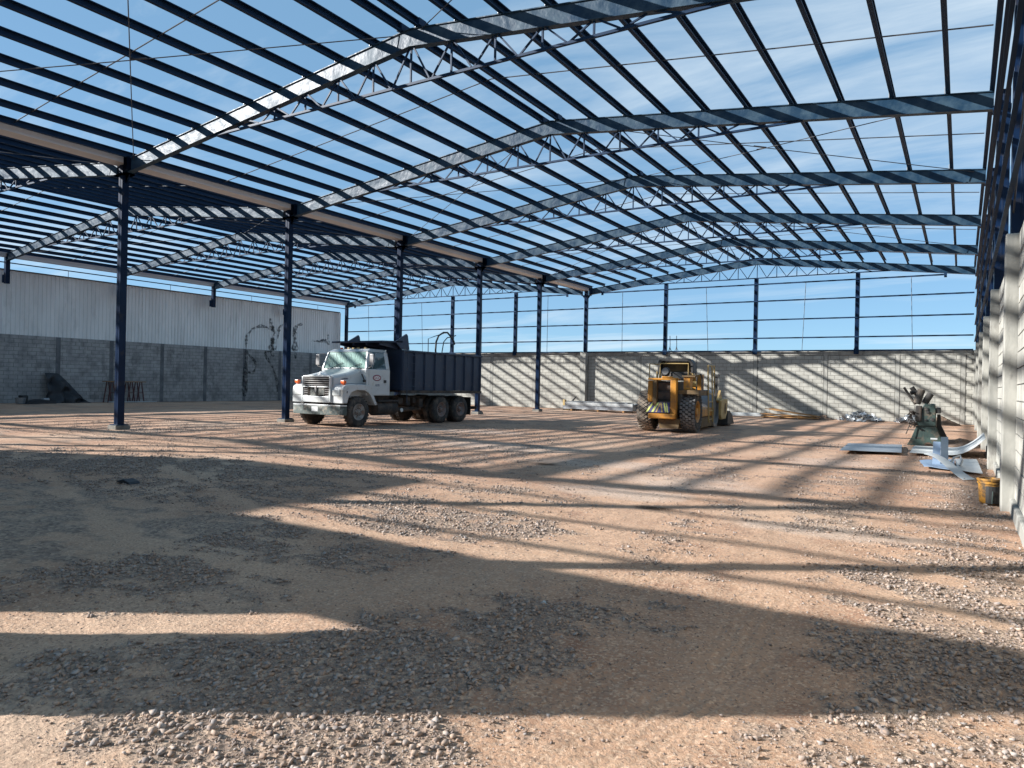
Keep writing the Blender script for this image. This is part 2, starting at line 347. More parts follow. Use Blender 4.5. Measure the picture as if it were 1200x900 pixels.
def ground_material():
    m = bpy.data.materials.new('packed_gravelly_dirt'); m.use_nodes = True
    t = m.node_tree; n = t.nodes; l = t.links; b = n['Principled BSDF']; b.inputs['Roughness'].default_value = .95
    b.inputs['Specular IOR Level'].default_value = .25
    tcn = n.new('ShaderNodeTexCoord'); V = tcn.outputs['Object']
    def noise(s, d=6, r=.6, dist=0):
        z = n.new('ShaderNodeTexNoise'); z.inputs['Scale'].default_value = s; z.inputs['Detail'].default_value = d; z.inputs['Roughness'].default_value = r; z.inputs['Distortion'].default_value = dist
        l.new(V, z.inputs['Vector']); return z.outputs['Fac']
    def ramp(f, a, bb, ca=(0, 0, 0), cb=(1, 1, 1)):
        r = n.new('ShaderNodeValToRGB'); r.color_ramp.elements[0].position = a; r.color_ramp.elements[1].position = bb
        r.color_ramp.elements[0].color = (*ca, 1); r.color_ramp.elements[1].color = (*cb, 1); l.new(f, r.inputs[0]); return r.outputs['Color']
    def mix(f, c1, c2, mode='MIX'):
        x = n.new('ShaderNodeMixRGB'); x.blend_type = mode
        for i, c in ((0, f), (1, c1), (2, c2)):
            if isinstance(c, (tuple, float)): x.inputs[i].default_value = c if isinstance(c, float) else (*c, 1)
            else: l.new(c, x.inputs[i])
        return x.outputs['Color']
    def at(nm):
        a = n.new('ShaderNodeAttribute'); a.attribute_name = nm; return a.outputs['Fac']
    sand = ramp(noise(.45, 5), .35, .65, (0.363, 0.209, 0.132), (0.495, 0.313, 0.202))
    sand = mix(ramp(noise(2.3, 8, .7), .5, .72), sand, (0.251, 0.126, 0.079))
    sand = mix(ramp(noise(.22, 4, .5, .5), .52, .66), sand, (0.537, 0.378, 0.266))
    sand = mix(at('lane'), sand, mix(.5, sand, (0.527, 0.342, 0.226)))
    pf = n.new('ShaderNodeMath'); pf.operation = 'MULTIPLY'; pf.inputs[1].default_value = .75; l.new(at('pale'), pf.inputs[0])
    sand = mix(pf.outputs[0], sand, (0.522, 0.421, 0.343))
    # pebbles too small to lay out one by one
    vo = n.new('ShaderNodeTexVoronoi'); vo.inputs['Scale'].default_value = 30; l.new(V, vo.inputs['Vector'])
    hs = n.new('ShaderNodeSeparateColor'); l.new(vo.outputs['Color'], hs.inputs[0])
    peb = ramp(hs.outputs[0], .0, 1.0, (0.104, 0.086, 0.076), (0.466, 0.350, 0.258))
    peb = mix(ramp(hs.outputs[1], .72, .78), peb, (0.220, 0.173, 0.142))
    vo2 = n.new('ShaderNodeTexVoronoi'); vo2.inputs['Scale'].default_value = 70; l.new(V, vo2.inputs['Vector'])
    hs2 = n.new('ShaderNodeSeparateColor'); l.new(vo2.outputs['Color'], hs2.inputs[0])
    sand = mix(ramp(hs2.outputs[0], .42, .66), sand, mix(.72, sand, ramp(hs2.outputs[1], 0, 1, (0.218, 0.145, 0.105), (0.658, 0.468, 0.328))))
    g = n.new('ShaderNodeMath'); g.operation = 'ADD'; l.new(at('gravel'), g.inputs[0])
    gg = n.new('ShaderNodeMath'); gg.operation = 'MULTIPLY_ADD'; gg.inputs[1].default_value = .5; gg.inputs[2].default_value = -.25; l.new(noise(9, 4), gg.inputs[0]); l.new(gg.outputs[0], g.inputs[1])
    gf = ramp(g.outputs[0], .30, .62)
    col = mix(gf, sand, mix(.25, peb, sand))
    col = mix(at('reddish'), col, mix(1.0, col, (1.02, .965, .955), 'MULTIPLY'))
    col = mix(at('stain'), col, (0.076, 0.041, 0.020))
    l.new(col, b.inputs['Base Color'])
    bp = n.new('ShaderNodeBump'); bp.inputs['Strength'].default_value = 1.0; bp.inputs['Distance'].default_value = .028
    hh = mix(gf, mix(.5, noise(38, 6, .7), noise(9, 5, .65)), mix(.6, noise(38, 6, .7), vo.outputs['Distance']))
    l.new(hh, bp.inputs['Height']); l.new(bp.outputs[0], b.inputs['Normal'])
    return m
gm.materials.append(ground_material())

def gravel_stones(name, spec, seed, label):
    r = np.random.default_rng(seed)
    P = []; S = []
    for x0, x1, y0, y1, dens, smin, smax, base in spec:
        k = int((x1 - x0) * (y1 - y0) * dens)
        x = r.uniform(x0, x1, k); y = r.uniform(y0, y1, k)
        ok = (x > -2.75 * y - .6) & (x < .16 * y + .25)
        x, y = x[ok], y[ok]
        mk = gravel_mask(x, y)
        keep = r.random(len(x)) < np.clip((mk - .2) * 1.2, 0, .62) + base * (1 - path_mask(x, y) * .6)
        x, y, mk = x[keep], y[keep], mk[keep]
        s = smin + (smax - smin) * r.random(len(x)) ** 3.0 * (.35 + .65 * np.clip(mk * 1.4, 0, 1))
        P.append(np.stack([x, y], 1)); S.append(s)
    P = np.concatenate(P); S = np.concatenate(S); k = len(P)
    ph = (1 + 5 ** .5) / 2
    ico = np.array([(-1, ph, 0), (1, ph, 0), (-1, -ph, 0), (1, -ph, 0), (0, -1, ph), (0, 1, ph), (0, -1, -ph), (0, 1, -ph), (ph, 0, -1), (ph, 0, 1), (-ph, 0, -1), (-ph, 0, 1)]) / 1.9
    F = np.array([(0, 11, 5), (0, 5, 1), (0, 1, 7), (0, 7, 10), (0, 10, 11), (1, 5, 9), (5, 11, 4), (11, 10, 2), (10, 7, 6), (7, 1, 8), (3, 9, 4), (3, 4, 2), (3, 2, 6), (3, 6, 8), (3, 8, 9), (4, 9, 5), (2, 4, 11), (6, 2, 10), (8, 6, 7), (9, 8, 1)])
    var = ico[None] * r.uniform(.45, 1.3, (24, 12, 1))
    for q in range(24):                  # crushed: knock flats off each stone
        for _ in range(5):
            nn = r.normal(size=3); nn /= np.linalg.norm(nn); dd = var[q] @ nn; lim = r.uniform(.30, .55)
            var[q] -= np.clip(dd - lim, 0, None)[:, None] * nn
    V = var[r.integers(0, 24, k)]
    V = V * np.stack([r.uniform(.75, 1.35, k), r.uniform(.6, 1.1, k), r.uniform(.40, .80, k)], 1)[:, None, :]
    a = r.uniform(0, 2 * pi, k); bt = r.normal(0, .35, k)
    ca, sa, cb, sb = np.cos(a), np.sin(a), np.cos(bt), np.sin(bt)
    x, y, z = V[..., 0], V[..., 1], V[..., 2]
    y, z = y * cb[:, None] - z * sb[:, None], y * sb[:, None] + z * cb[:, None]
    x, y = x * ca[:, None] - y * sa[:, None], x * sa[:, None] + y * ca[:, None]
    hz = hgt(P[:, 0], P[:, 1])
    V = np.stack([x * S[:, None] + P[:, :1], y * S[:, None] + P[:, 1:], z * S[:, None] + (hz + S * .26)[:, None]], -1)
    co = V.reshape(-1, 3).astype(np.float32)
    q = (F[None] + (np.arange(k) * 12)[:, None, None]).reshape(-1, 3).astype(np.int32)
    me = bpy.data.meshes.new(name)
    me.vertices.add(len(co)); me.vertices.foreach_set('co', co.ravel())
    me.loops.add(q.size); me.loops.foreach_set('vertex_index', q.ravel())
    me.polygons.add(len(q)); me.polygons.foreach_set('loop_start', (np.arange(len(q)) * 3).astype(np.int32))
    me.update(calc_edges=True)
    attr(me, 'tint', np.repeat(r.random(k), 12)); attr(me, 'hue', np.repeat(r.random(k), 12))
    o = bpy.data.objects.new(name, me); COL.objects.link(o); tag(o, label, 'gravel', kind='stuff')
    m = bpy.data.materials.get('gravel_stone')
    if not m:
        m = bpy.data.materials.new('gravel_stone'); m.use_nodes = True; t = m.node_tree; n = t.nodes; l = t.links; b = n['Principled BSDF']; b.inputs['Roughness'].default_value = .9
        b.inputs['Specular IOR Level'].default_value = .3
        a1 = n.new('ShaderNodeAttribute'); a1.attribute_name = 'tint'; a2 = n.new('ShaderNodeAttribute'); a2.attribute_name = 'hue'
        rp = n.new('ShaderNodeValToRGB'); e = rp.color_ramp.elements; e[0].color = (0.105, 0.099, 0.102, 1); e[1].color = (0.422, 0.383, 0.346, 1)
        x = e.new(.45); x.color = (0.201, 0.189, 0.180, 1)
        l.new(a1.outputs['Fac'], rp.inputs[0])
        r2 = n.new('ShaderNodeValToRGB'); e = r2.color_ramp.elements; e[0].color = (.8, .9, 1.0, 1); e[1].color = (1.0, .86, .76, 1); e[0].position = .5; e[1].position = 1.0
        l.new(a2.outputs['Fac'], r2.inputs[0])
        mm = n.new('ShaderNodeMixRGB'); mm.blend_type = 'MULTIPLY'; mm.inputs[0].default_value = 1
        l.new(rp.outputs[0], mm.inputs[1]); l.new(r2.outputs[0], mm.inputs[2])
        tcn = n.new('ShaderNodeTexCoord'); nz = n.new('ShaderNodeTexNoise'); nz.inputs['Scale'].default_value = 60; nz.inputs['Detail'].default_value = 4; l.new(tcn.outputs['Object'], nz.inputs['Vector'])
        dd = n.new('ShaderNodeMixRGB'); dd.inputs[2].default_value = (0.444, 0.283, 0.181, 1)
        rr = n.new('ShaderNodeValToRGB'); rr.color_ramp.elements[0].position = .42; rr.color_ramp.elements[1].position = .72; rr.color_ramp.elements[0].color = (0.257, 0.221, 0.190, 1); rr.color_ramp.elements[1].color = (.8, .8, .8, 1); l.new(nz.outputs['Fac'], rr.inputs[0])
        l.new(rr.outputs[0], dd.inputs[0]); l.new(mm.outputs[0], dd.inputs[1]); l.new(dd.outputs[0], b.inputs['Base Color'])
        bp = n.new('ShaderNodeBump'); bp.inputs['Strength'].default_value = .4; bp.inputs['Distance'].default_value = .004; l.new(nz.outputs['Fac'], bp.inputs['Height']); l.new(bp.outputs[0], b.inputs['Normal'])
    me.materials.append(m)
    return o
gravel_stones('coarse_gravel', [(-6, 1, 1.4, 5, 2700, .005, .028, .08), (-16, 1.6, 5, 9, 1100, .007, .031, .14)], 3, 'coarse grey gravel strewn over the nearest part of the dirt floor')
gravel_stones('fine_gravel', [(-5, .8, 1.4, 4.2, 5200, .003, .008, .28), (-24, 2, 9, 14, 420, .010, .030, .13), (-10, .9, 4.2, 7.5, 1500, .004, .011, .16), (-24, 2, 14, 24, 110, .014, .040, .16)], 4, 'fine loose gravel and chips over the dirt floor')

# ------------------------------------------------------------------ roof trusses
def truss(cx, y, label):
    t = thing('roof_truss', label, 'truss', (cx, y, 0), 'roof trusses spanning the two naves')
    yy0, yy1 = y - .05, y + .05
    for sg in (-1, 1):
        X = lambda a: cx + sg * a
        def zt(a): return ZA - SLOPE * a
        D = .345
        a0, a1 = .001, HALF
        mb = MB()
        pl = [(X(a0), zt(a0) - D), (X(a1), zt(a1) - D), (X(a1), zt(a1)), (X(a0), zt(a0))]
        if sg < 0: pl = pl[::-1]
        mb.prism(pl, 'y', yy0, yy1)
        for dz in (-.012, D - .006):      # top and bottom flanges, wider than the web
            pl = [(X(a0), zt(a0) - dz - .018), (X(a1), zt(a1) - dz - .018), (X(a1), zt(a1) - dz), (X(a0), zt(a0) - dz)]
            if sg < 0: pl = pl[::-1]
            mb.prism(pl, 'y', yy0 - .03, yy1 + .03)
        mb.build('rafter', Mt['navy_web'], t)
    zc = 7.575
    bar('bottom_chord', (cx - 6.5, y, zc), (cx + 6.5, y, zc), .06, .05, Mt['navy'], t)
    for i in range(-5, 6):
        a = i * 1.03; zt = ZA - SLOPE * abs(a) - .345
        if zt - zc > .18: bar('post', (cx + a, y, zc + .02), (cx + a, y, zt), .035, .035, Mt['navy'], t)
        for s in (-1, 1):
            b = a + s * .50
            if abs(b) < 5.7: bar('diagonal', (cx + b, y - .018 * s, zc + .02), (cx + a + s * .06, y - .018 * s, zt), .032, .032, Mt['navy'], t)
    for sg, lst in ((1, PURR), (-1, PURL)):
        for a in lst:
            z = ZA - SLOPE * a
            MB().box(cx + sg * a - .055, cx + sg * a - .043, y - .10, y + .10, z + .0125, z + .15).build('cleat', Mt['cleat'], t)
    # saddle bracket at the ridge
    for a in (-.30, .16): MB().box(cx + a, cx + a + .14, y - .13, y + .10, ZA - .0, ZA + .14).build('ridge_bracket', Mt['navy'], t)
    return t
PURR = [.22] + [1.2 + 1.0125 * i for i in range(9)]
PURL = [.22] + [1.02 + 1.015 * i for i in range(9)]
tr0 = None
for nave, cx in (('right', CR), ('left', CL)):
    for k in range(-2, 6):
        where = 'over the entrance wall behind the viewer' if k == -2 else 'just behind the top edge of the picture' if k == -1 else 'closest of those in view' if k == 0 else 'above the rear block wall' if k == 5 else '%s behind the closest in view' % ORD[k - 1]
        lab = 'blue steel roof truss of the %s nave, %s' % ('right-hand' if nave == 'right' else 'left-hand', where)
        if tr0 is None: tr0 = truss(cx, YK(k), lab)
        else: copy_thing(tr0, (cx, YK(k), 0), lab)

# ------------------------------------------------------------------ purlins
def cprof(mb, axis, c, z, a0, a1, d=.160, w=.080, t=.006, side=1):
    # C section extruded along an axis; c = cross coordinate of the web, side = direction the flanges point
    x = lambda v: c + side * v
    pl = [(x(0), z), (x(w), z), (x(w), z + .02), (x(w - t), z + .02), (x(w - t), z + t), (x(t), z + t), (x(t), z + d - t), (x(w - t), z + d - t), (x(w - t), z + d - .02), (x(w), z + d - .02), (x(w), z + d), (x(0), z + d)]
    if side < 0: pl = pl[::-1]
    return mb.prism(pl, axis, a0, a1)
for nave, cx in (('right', CR), ('left', CL)):
    for sg, lst in ((-1, PURL), (1, PURR)):
        for i, a in enumerate(lst):
            X = cx + sg * a; z = ZA - SLOPE * a + .0135
            mb = cprof(MB(), 'y', X - .03, z, .35, YB + .12, side=1)
            where = 'at the ridge' if i == 0 else '%s down from the ridge' % ORD[i - 1]
            tag(mb.build('purlin', Mt['navy'], origin=(X, .35, z)), 'navy roof purlin on the %s slope of the %s nave, %s' % ('left' if sg < 0 else 'right', 'right-hand' if nave == 'right' else 'left-hand', where), 'purlin', 'roof purlins running towards the rear wall')
for X, s, lab in ((-19.70, 1, 'navy eave strut above the pale valley gutter, right-hand side'), (-20.36, -1, 'navy eave strut above the pale valley gutter, far side'),
                  (.44, -1, 'navy eave strut along the top of the right-hand columns'), (-40.42, 1, 'navy eave strut above the left eave gutter')):
    single(cprof(MB(), 'y', X, 7.53, .35, YB + .12, side=s), 'eave_strut', Mt['navy'], lab, 'strut', 'eave struts')
# gutters
g = MB().box(-20.28, -19.79, .35, YB + .1, 7.40, 7.415).box(-20.28, -20.268, .35, YB + .1, 7.415, 7.70).box(-19.802, -19.79, .35, YB + .1, 7.415, 7.70)
single(g, 'valley_gutter', Mt['gutter'], 'pale sheet metal gutter along the valley between the two naves', 'gutter')
g = MB().box(-40.90, -40.52, .35, YB + .1, 7.33, 7.345).box(-40.532, -40.52, .35, YB + .1, 7.345, 7.58).box(-40.90, -40.888, .35, YB + .1, 7.345, 7.62)
single(g, 'eave_gutter', Mt['gutter'], 'pale sheet metal gutter along the far left eave above the siding', 'gutter')

# ------------------------------------------------------------------ columns
def column(x, y, z0, z1, w, label, base=True, d=None, name='column', group='steel columns'):
    d = d or w
    t = thing(name, label, 'column', (x, y, 0), group)
    mb = MB().box(x - w / 2, x + w / 2, y - d / 2, y + d / 2, z0 + (.15 if base else 0), z1)
    for sx in (-1, 1):                    # weld seam where the two channels meet
        mb.box(x + sx * w * .04 - .006, x + sx * w * .04 + .006, y - d / 2 - .004, y - d / 2 + .004, z0 + .16, z1 - .01)
    mb.build('shaft', Mt['navy_col'], t, bevel=.012)
    if base:
        MB().box(x - w * .9, x + w * .9, y - w * .9, y + w * .9, z0 + .125, z0 + .149).build('base_plate', Mt['navy'], t)
        MB().box(x - .21, x + .21, y - .21, y + .21, z0 - .2, z0 + .123).build('footing', Mt['footing'], t, bevel=.015)
    return t
vc = None
for k in range(-2, 6):
    lab = 'navy valley column at the entrance wall behind the viewer' if k == -2 else 'navy valley column left of the picture edge' if k == -1 else \
        ['tall navy valley column on a concrete footing, first from the left', 'tall navy valley column in front of the truck grille',
         'navy valley column rising behind the truck bed', 'navy valley column by the tail of the truck', 'navy valley column in front of the rear wall, right of the truck',
         'navy valley column standing on top of the rear wall pilaster'][k]
    if k == 5: t = column(XV, YB, HW, 7.385, .20, lab, base=False)
    elif vc is None: vc = t = column(XV, YK(k), 0, 7.385, .19, lab)
    else: t = copy_thing(vc, (XV, YK(k), 0), lab)
    hb = MB().box(XV - .30, XV + .30, YK(k) - .14, YK(k) + .14, 7.10, 7.13)
    hb.prism([(XV - .30, 7.13), (XV - .12, 7.13), (XV - .12, 6.90)], 'y', YK(k) - .02, YK(k) + .02).prism([(XV + .12, 6.90), (XV + .12, 7.13), (XV + .30, 7.13)], 'y', YK(k) - .02, YK(k) + .02)
    hb.prism([(XV + .24, 7.135), (XV + .42, 7.22), (XV + .42, 7.56), (XV + .24, 7.56)], 'y', YK(k) - .16, YK(k) + .16)
    hb.build('head_bracket', Mt['navy'], t)
for k in range(-2, 6):
    nm = 'column on the %s concrete pillar of the right-hand wall' % ('entrance' if k == -2 else 'unseen nearest' if k == -1 else ORD[k] + ' visible')
    t = column(XR, YK(k), HW, 7.50, .22, 'navy ' + nm, base=False, d=.26, group='columns on the right-hand wall')
    MB().box(XR - .19, XR + .12, YK(k) - .15, YK(k) + .15, 7.10, 7.19).build('head_bracket', Mt['navy'], t)
for k in range(-2, 6):
    lab = 'short navy column stub at the left eave above the siding, ' + ('behind the viewer' if k == -2 else 'left of the picture' if k == -1 else '%s from the left' % ORD[k])
    z0 = 6.0 if k < 5 else 0.0
    if k == 5: lab = 'navy corner column where the left siding meets the rear frame'
    t = column(XL, YK(k), z0, 7.48, .20, lab, base=False, group='left eave columns')
    if k < 5: MB().box(XL - .25, XL - .10, YK(k) - .12, YK(k) + .12, 6.05, 6.45).build('wall_bracket', Mt['navy'], t)

# ------------------------------------------------------------------ gable frames: posts, girts, sag rods
def zroof(x):
    c = CR if x > XV else CL
    return ZA - SLOPE * abs(x - c)
for ends, Y in (('rear', YB), ('entrance', YF)):
    for i, X in enumerate((-35.6, -30.40, -25.2, -14.85, -9.70, -4.64 if ends == 'rear' else -5.085)):
        z0 = HW - .14 if ends == 'rear' else (0 if X > -5.2 else HW - .14)
        t = thing('gable_post', 'navy gable post above the %s wall, %s from the left' % (ends, ORD[i]), 'post', (X, Y, 0), 'gable posts on the %s wall' % ends)
        MB().box(X - .10, X + .10, Y - .10, Y + .10, z0, min(7.545, zroof(X) - .36)).build('shaft', Mt['navy_col'], t, bevel=.01)
        if z0 > 1: MB().box(X - .12, X + .12, Y - .125, Y - .101, HW - .18, HW + .12).build('foot_plate', Mt['navy'], t)
    for nave, xa, xb, s0, s1 in (('left-hand', XL + .1, XV - .13, XL + .95, XV - 1.25), ('right-hand', XV + .13, XR - .2, XV + 1.1, XR - 1.35)):
        for j, z in enumerate(GIRTS + [HW + .02]):
            a, b = (s0, s1) if j == 0 else (xa, xb)
            if ends == 'entrance' and j == 4 and nave == 'right-hand': b = -5.2
            mb = MB(); y1 = Y - .105
            if j == 0: mb.box(a - .02, a + .10, y1 - .05, y1 + .02, z - .13, z + .11); mb.box(b - .10, b + .02, y1 - .05, y1 + .02, z - .13, z + .11)
            mb.box(a, b, y1 - .055, y1, z - .035, z + .035)
            single(mb, 'girt', Mt['navy'], 'navy horizontal girt of the %s gable in the %s nave, %s' % (ends, nave, ['topmost', 'second from the top', 'third from the top', 'fourth from the top', 'lowest, on the wall top'][j]), 'girt', 'gable girts')
    if ends == 'rear':
        Xs = [-40.6, -35.6, -30.4, -25.2, -20.03, -14.85, -9.7, -4.64, .4]
        for i in range(8):
            X = (Xs[i] + Xs[i + 1]) / 2 + random.uniform(-.08, .08); d = random.uniform(-.1, .1)
            single(MB().tube([(X + d, Y - .17, 7.2), (X, Y - .17, 5.3), (X - d, Y - .17, HW + .03)], .014, 6), 'sag_rod', Mt['rod'], 'thin vertical rod between girts of the rear gable, %s from the left' % ORD[i], 'rod', 'sag rods of the rear gable')
# right wall girts and bracing above the wall
for j, z in enumerate((3.95, 4.75, 5.6, 6.45, 7.05)):
    cp = MB()
    w, d_ = .15, .05
    for s0, s1, y in ((0, 1, 0),):
        cp.box(.425, .482, .5, YB, z, z + .006).box(.476, .482, .5, YB, z + .006, z + .05).box(.425, .431, .5, YB, z + .006, z + .02)
    single(cp, 'side_girt', Mt['navy'], 'long navy girt along the columns of the right-hand wall, %s from the bottom' % ORD[j], 'girt', 'girts of the right-hand side')
for k in (-1, 1, 3):
    a, b = YK(k), YK(k + 1)
    for (p, q), nm in ((((.50, a, HW + .2), (.50, b, 7.0)), 'rising towards the rear'), (((.515, a, 7.0), (.515, b, HW + .2)), 'falling towards the rear')):
        single(MB().tube([p, q], .012, 6), 'wall_brace', Mt['rod'], 'steel brace rod, %s bay of the right-hand columns, %s' % ({-1: 'nearest', 1: 'second visible', 3: 'last but one'}[k], nm), 'rod', 'brace rods of the right-hand side')
# left eave rail and hangers
single(MB().beam((-40.66, .5, 7.06), (-40.66, YB, 7.06), .05, .05), 'eave_rail', Mt['navy'], 'thin dark rail strung between the left eave stubs above the siding', 'rail')
for k in range(-1, 5):
    yh = YK(k) + B / 2
    single(MB().tube([(-40.66, yh, 7.06), (-40.66, yh, 6.62)], .014, 6), 'eave_hanger', Mt['rod'], 'short upright rod under the left eave rail, ' + ('left of the picture' if k < 0 else ORD[k] + ' from the left'), 'rod', 'hangers of the left eave rail')
# roof sag rods (across purlins) and cross bracing
for nave, cx in (('right-hand', CR), ('left-hand', CL)):
    for k in range(-1, 5):
        y = YK(k) + B / 2
        for sg in (-1, 1):
            p = (cx, y, ZA + .09); q = (cx + sg * 10.0, y, ZA - SLOPE * 10.0 + .09)
            single(MB().tube([p, q], .013, 6), 'roof_sag_rod', Mt['rod'], 'thin rod crossing the purlins of the %s slope of the %s nave, %s bay' % ('left' if sg < 0 else 'right', nave, ['nearest', 'second', 'third', 'fourth', 'fifth', 'rearmost'][k + 1]), 'rod', 'sag rods crossing the roof purlins')
    for k in (-1, 1, 3):
        a, b = YK(k), YK(k + 1)
        for sg in (-1, 1):
            for f in (0, 1):
                z1, z2 = ZA - .06, ZA - SLOPE * 9.9 - .06
                p = (cx + sg * .2, a if f else b, z1); q = (cx + sg * 9.9, b if f else a, z2)
                mid = ((p[0] + q[0]) / 2, (p[1] + q[1]) / 2, (z1 + z2) / 2 - .015)
                mb = MB().tube([p, mid, q], .011, 6)
                mb.tube([Vector(p).lerp(Vector(q), .47), Vector(p).lerp(Vector(q), .50)], .017, 6)
                single(mb, 'roof_brace', Mt['rod'], 'diagonal brace rod, %s slope of the %s nave, %s braced bay, %s' % ('left' if sg < 0 else 'right', nave, {-1: 'nearest', 1: 'middle', 3: 'rearmost'}[k], 'falling rearwards' if f else 'rising rearwards'), 'rod', 'roof brace rods')

# ------------------------------------------------------------------ block walls
BW, BH, JT = .43, .207, .016
BLK = {}
def block_obj(parent, mat_, face, along, a, z, w, axis):
    key = (mat_.name, axis, round(w, 3))
    if key not in BLK:
        t = .07
        if axis == 'y': b = MB().box(0, w, 0, t, 0, BH - JT)       # wall faces -Y
        elif axis == '-x': b = MB().box(0, t, 0, w, 0, BH - JT)    # wall faces -X
        else: b = MB().box(-t, 0, 0, w, 0, BH - JT)                # wall faces +X
        BLK[key] = b.mesh('block', (0, 0, 0), mat_, False)
    o = bpy.data.objects.new('block', BLK[key]); COL.objects.link(o); o.parent = parent
    j = random.uniform(-.003, .004)
    P = (a, face + j, z) if axis == 'y' else (face + j, a, z)
    o.location = Vector(P) - Vector(ORIG[parent.name])
def lay_blocks(parent, mat_, axis, face, a0, a1, z0, courses, dist, limit=300, rc=1, skip=(), jt=JT):
    # every block of the face; the `limit` nearest ones to the eye as parts, the rest as one joined piece
    lst = []
    for c in range(courses):
        z = z0 + c * BH; off = (c % 2) * BW / 2
        n = int((a1 - a0) / BW) + 2
        for i in range(-1, n):
            s = a0 + i * BW + off; e = s + BW - jt
            s = max(s, a0 + .004); e = min(e, a1 - .004)
            segs = [(s, e)]
            for q0, q1 in skip:
                ns = []
                for u, v in segs:
                    if v <= q0 or u >= q1: ns.append((u, v))
                    else:
                        if u < q0 - .02: ns.append((u, q0 - .004))
                        if v > q1 + .02: ns.append((q1 + .004, v))
                segs = ns
            for u, v in segs:
                if v - u > .03: lst.append((dist(u, z), u, z, v - u))
    lst.sort(); mb = MB()
    for r, (d, u, z, w) in enumerate(lst):
        if d > 1e6: continue
        if r < limit: block_obj(parent, mat_, face, None, u, z, w, axis)
        else:
            j = random.uniform(-.003, .004)
            if axis == 'y': mb.box(u, u + w, face + j, face + .07, z, z + BH - jt)
            elif axis == '-x': mb.box(face + j, face + .07, u, u + w, z, z + BH - jt)
            else: mb.box(face - .07, face - j, u, u + w, z, z + BH - jt)
    if mb.v: mb.build('blockwork', mat_, parent, kind='stuff')
# rear wall
FB = YB + .02
wall = thing('rear_wall', 'long pale concrete block wall closing the rear, striped by roof shadows', 'wall', (-20, FB, 0))
MB().box(-41.0, .64, FB + .012, FB + .16, -.1, 3.345).build('mortar', Mt['joint'], wall)
MB().box(-41.0, .64, FB - .004, FB + .17, 3.345, HW).build('bond_beam', Mt['concrete'], wall, bevel=.006)
ties = [-37.2, -33.8, -30.4, -27.03, -23.7, -16.43, -13.05, -9.67, -6.09, -2.76, .02]
skip = [(x - .115, x + .115) for x in ties] + [(XV - .22, XV + .22)]
for x in ties: MB().box(x - .10, x + .085, FB - .003, FB + .05, -.1, 3.344).build('tie_column', Mt['concrete'], wall)
MB().box(XV - .19, XV + .19, FB - .36, FB + .02, -.1, HW + .006).build('pilaster', Mt['concrete'], wall, bevel=.01)
lay_blocks(wall, Mt['block'], 'y', FB, -40.9, .60, .02, 16, lambda u, z: -u, skip=skip)
for X in (-14.6, -14.2):
    rb = MB().tube([(X, FB + .1, HW - .05), (X + .01, FB + .1, HW + .45), (X - .01, FB + .1, HW + .95)], .018, 6)
    for s in (-1, 1): rb.tube([(X + s * .18, FB + .1, HW - .01), (X + s * .05, FB + .1, HW + .14), (X, FB + .1, HW + .32)], .014, 6)
    single(rb, 'rebar', Mt['rod'], 'thin rusty bar sticking up from the rear wall top above the roller, %s' % ('taller left one' if X < -14.4 else 'shorter right one'), 'rebar', 'bars on the rear wall')
# right wall
XF = .585
wall = thing('side_wall', 'pale concrete block wall at the right edge with protruding pillars', 'wall', (XF, 20, 0))
MB().box(XF + .012, XF + .16, YF - .2, YB + .2, -.1, 3.345).build('mortar', Mt['joint'], wall)
MB().box(XF - .004, XF + .17, YF - .2, YB, 3.345, HW).build('bond_beam', Mt['concrete'], wall, bevel=.006)
MB().box(XF - .05, XF + .16, YF - .2, YB, -.2, .17).build('footing_beam', Mt['concrete'], wall, bevel=.02)
for k in range(-2, 6):
    y = YK(k)
    MB().box(XF - .145, XF + .02, y - .14, y + .14, -.1, HW + .004).build('pillar', Mt['concrete'], wall, bevel=.015)
    if k < 5 and k > -2: MB().box(XF - .003, XF + .05, y + B / 2 - .1, y + B / 2 + .1, .172, 3.344).build('tie_column', Mt['concrete'], wall)
skip = [(YK(k) - .145, YK(k) + .145) for k in range(-2, 6)] + [(YK(k) + B / 2 - .115, YK(k) + B / 2 + .115) for k in range(-1, 5)]
lay_blocks(wall, Mt['block'], '-x', XF, YF, YB, .18, 16, lambda u, z: (u if u > 9.2 else u + 1000), skip=skip)
# entrance wall behind the viewer (casts the long foreground shadows): gate opening on the right, a small door further left
wall = thing('entrance_wall', 'block wall behind the viewer with an open gateway and a narrow door opening', 'wall', (-20, YF, 0))
e = MB().box(-41.0, -7.47, YF - .08, YF + .08, -.1, HW).box(-6.61, -4.98, YF - .08, YF + .08, -.1, HW).box(-7.47, -6.61, YF - .08, YF + .08, 2.15, HW)
e.build('masonry', Mt['block'], wall)
# unseen building, added and shaped to cast the left foreground shade
gh = thing('shade_building', 'unseen building behind the viewer, added and shaped to cast the left foreground shade', 'building', (-24, -2, 0))
MB().prism([(-44, -.1), (-18.6, -.1), (-18.6, 6.55), (-22.7, 6.5), (-24.0, 5.8), (-25.4, 4.9), (-44, 4.8)], 'y', -3.4, .42).build('body', Mt['plaster'], gh)
for x in (-21.5, -28, -34): MB().box(x - .6, x + .6, -3.44, -3.39, 1.2, 2.5).build('window', Mt['glass'], gh)

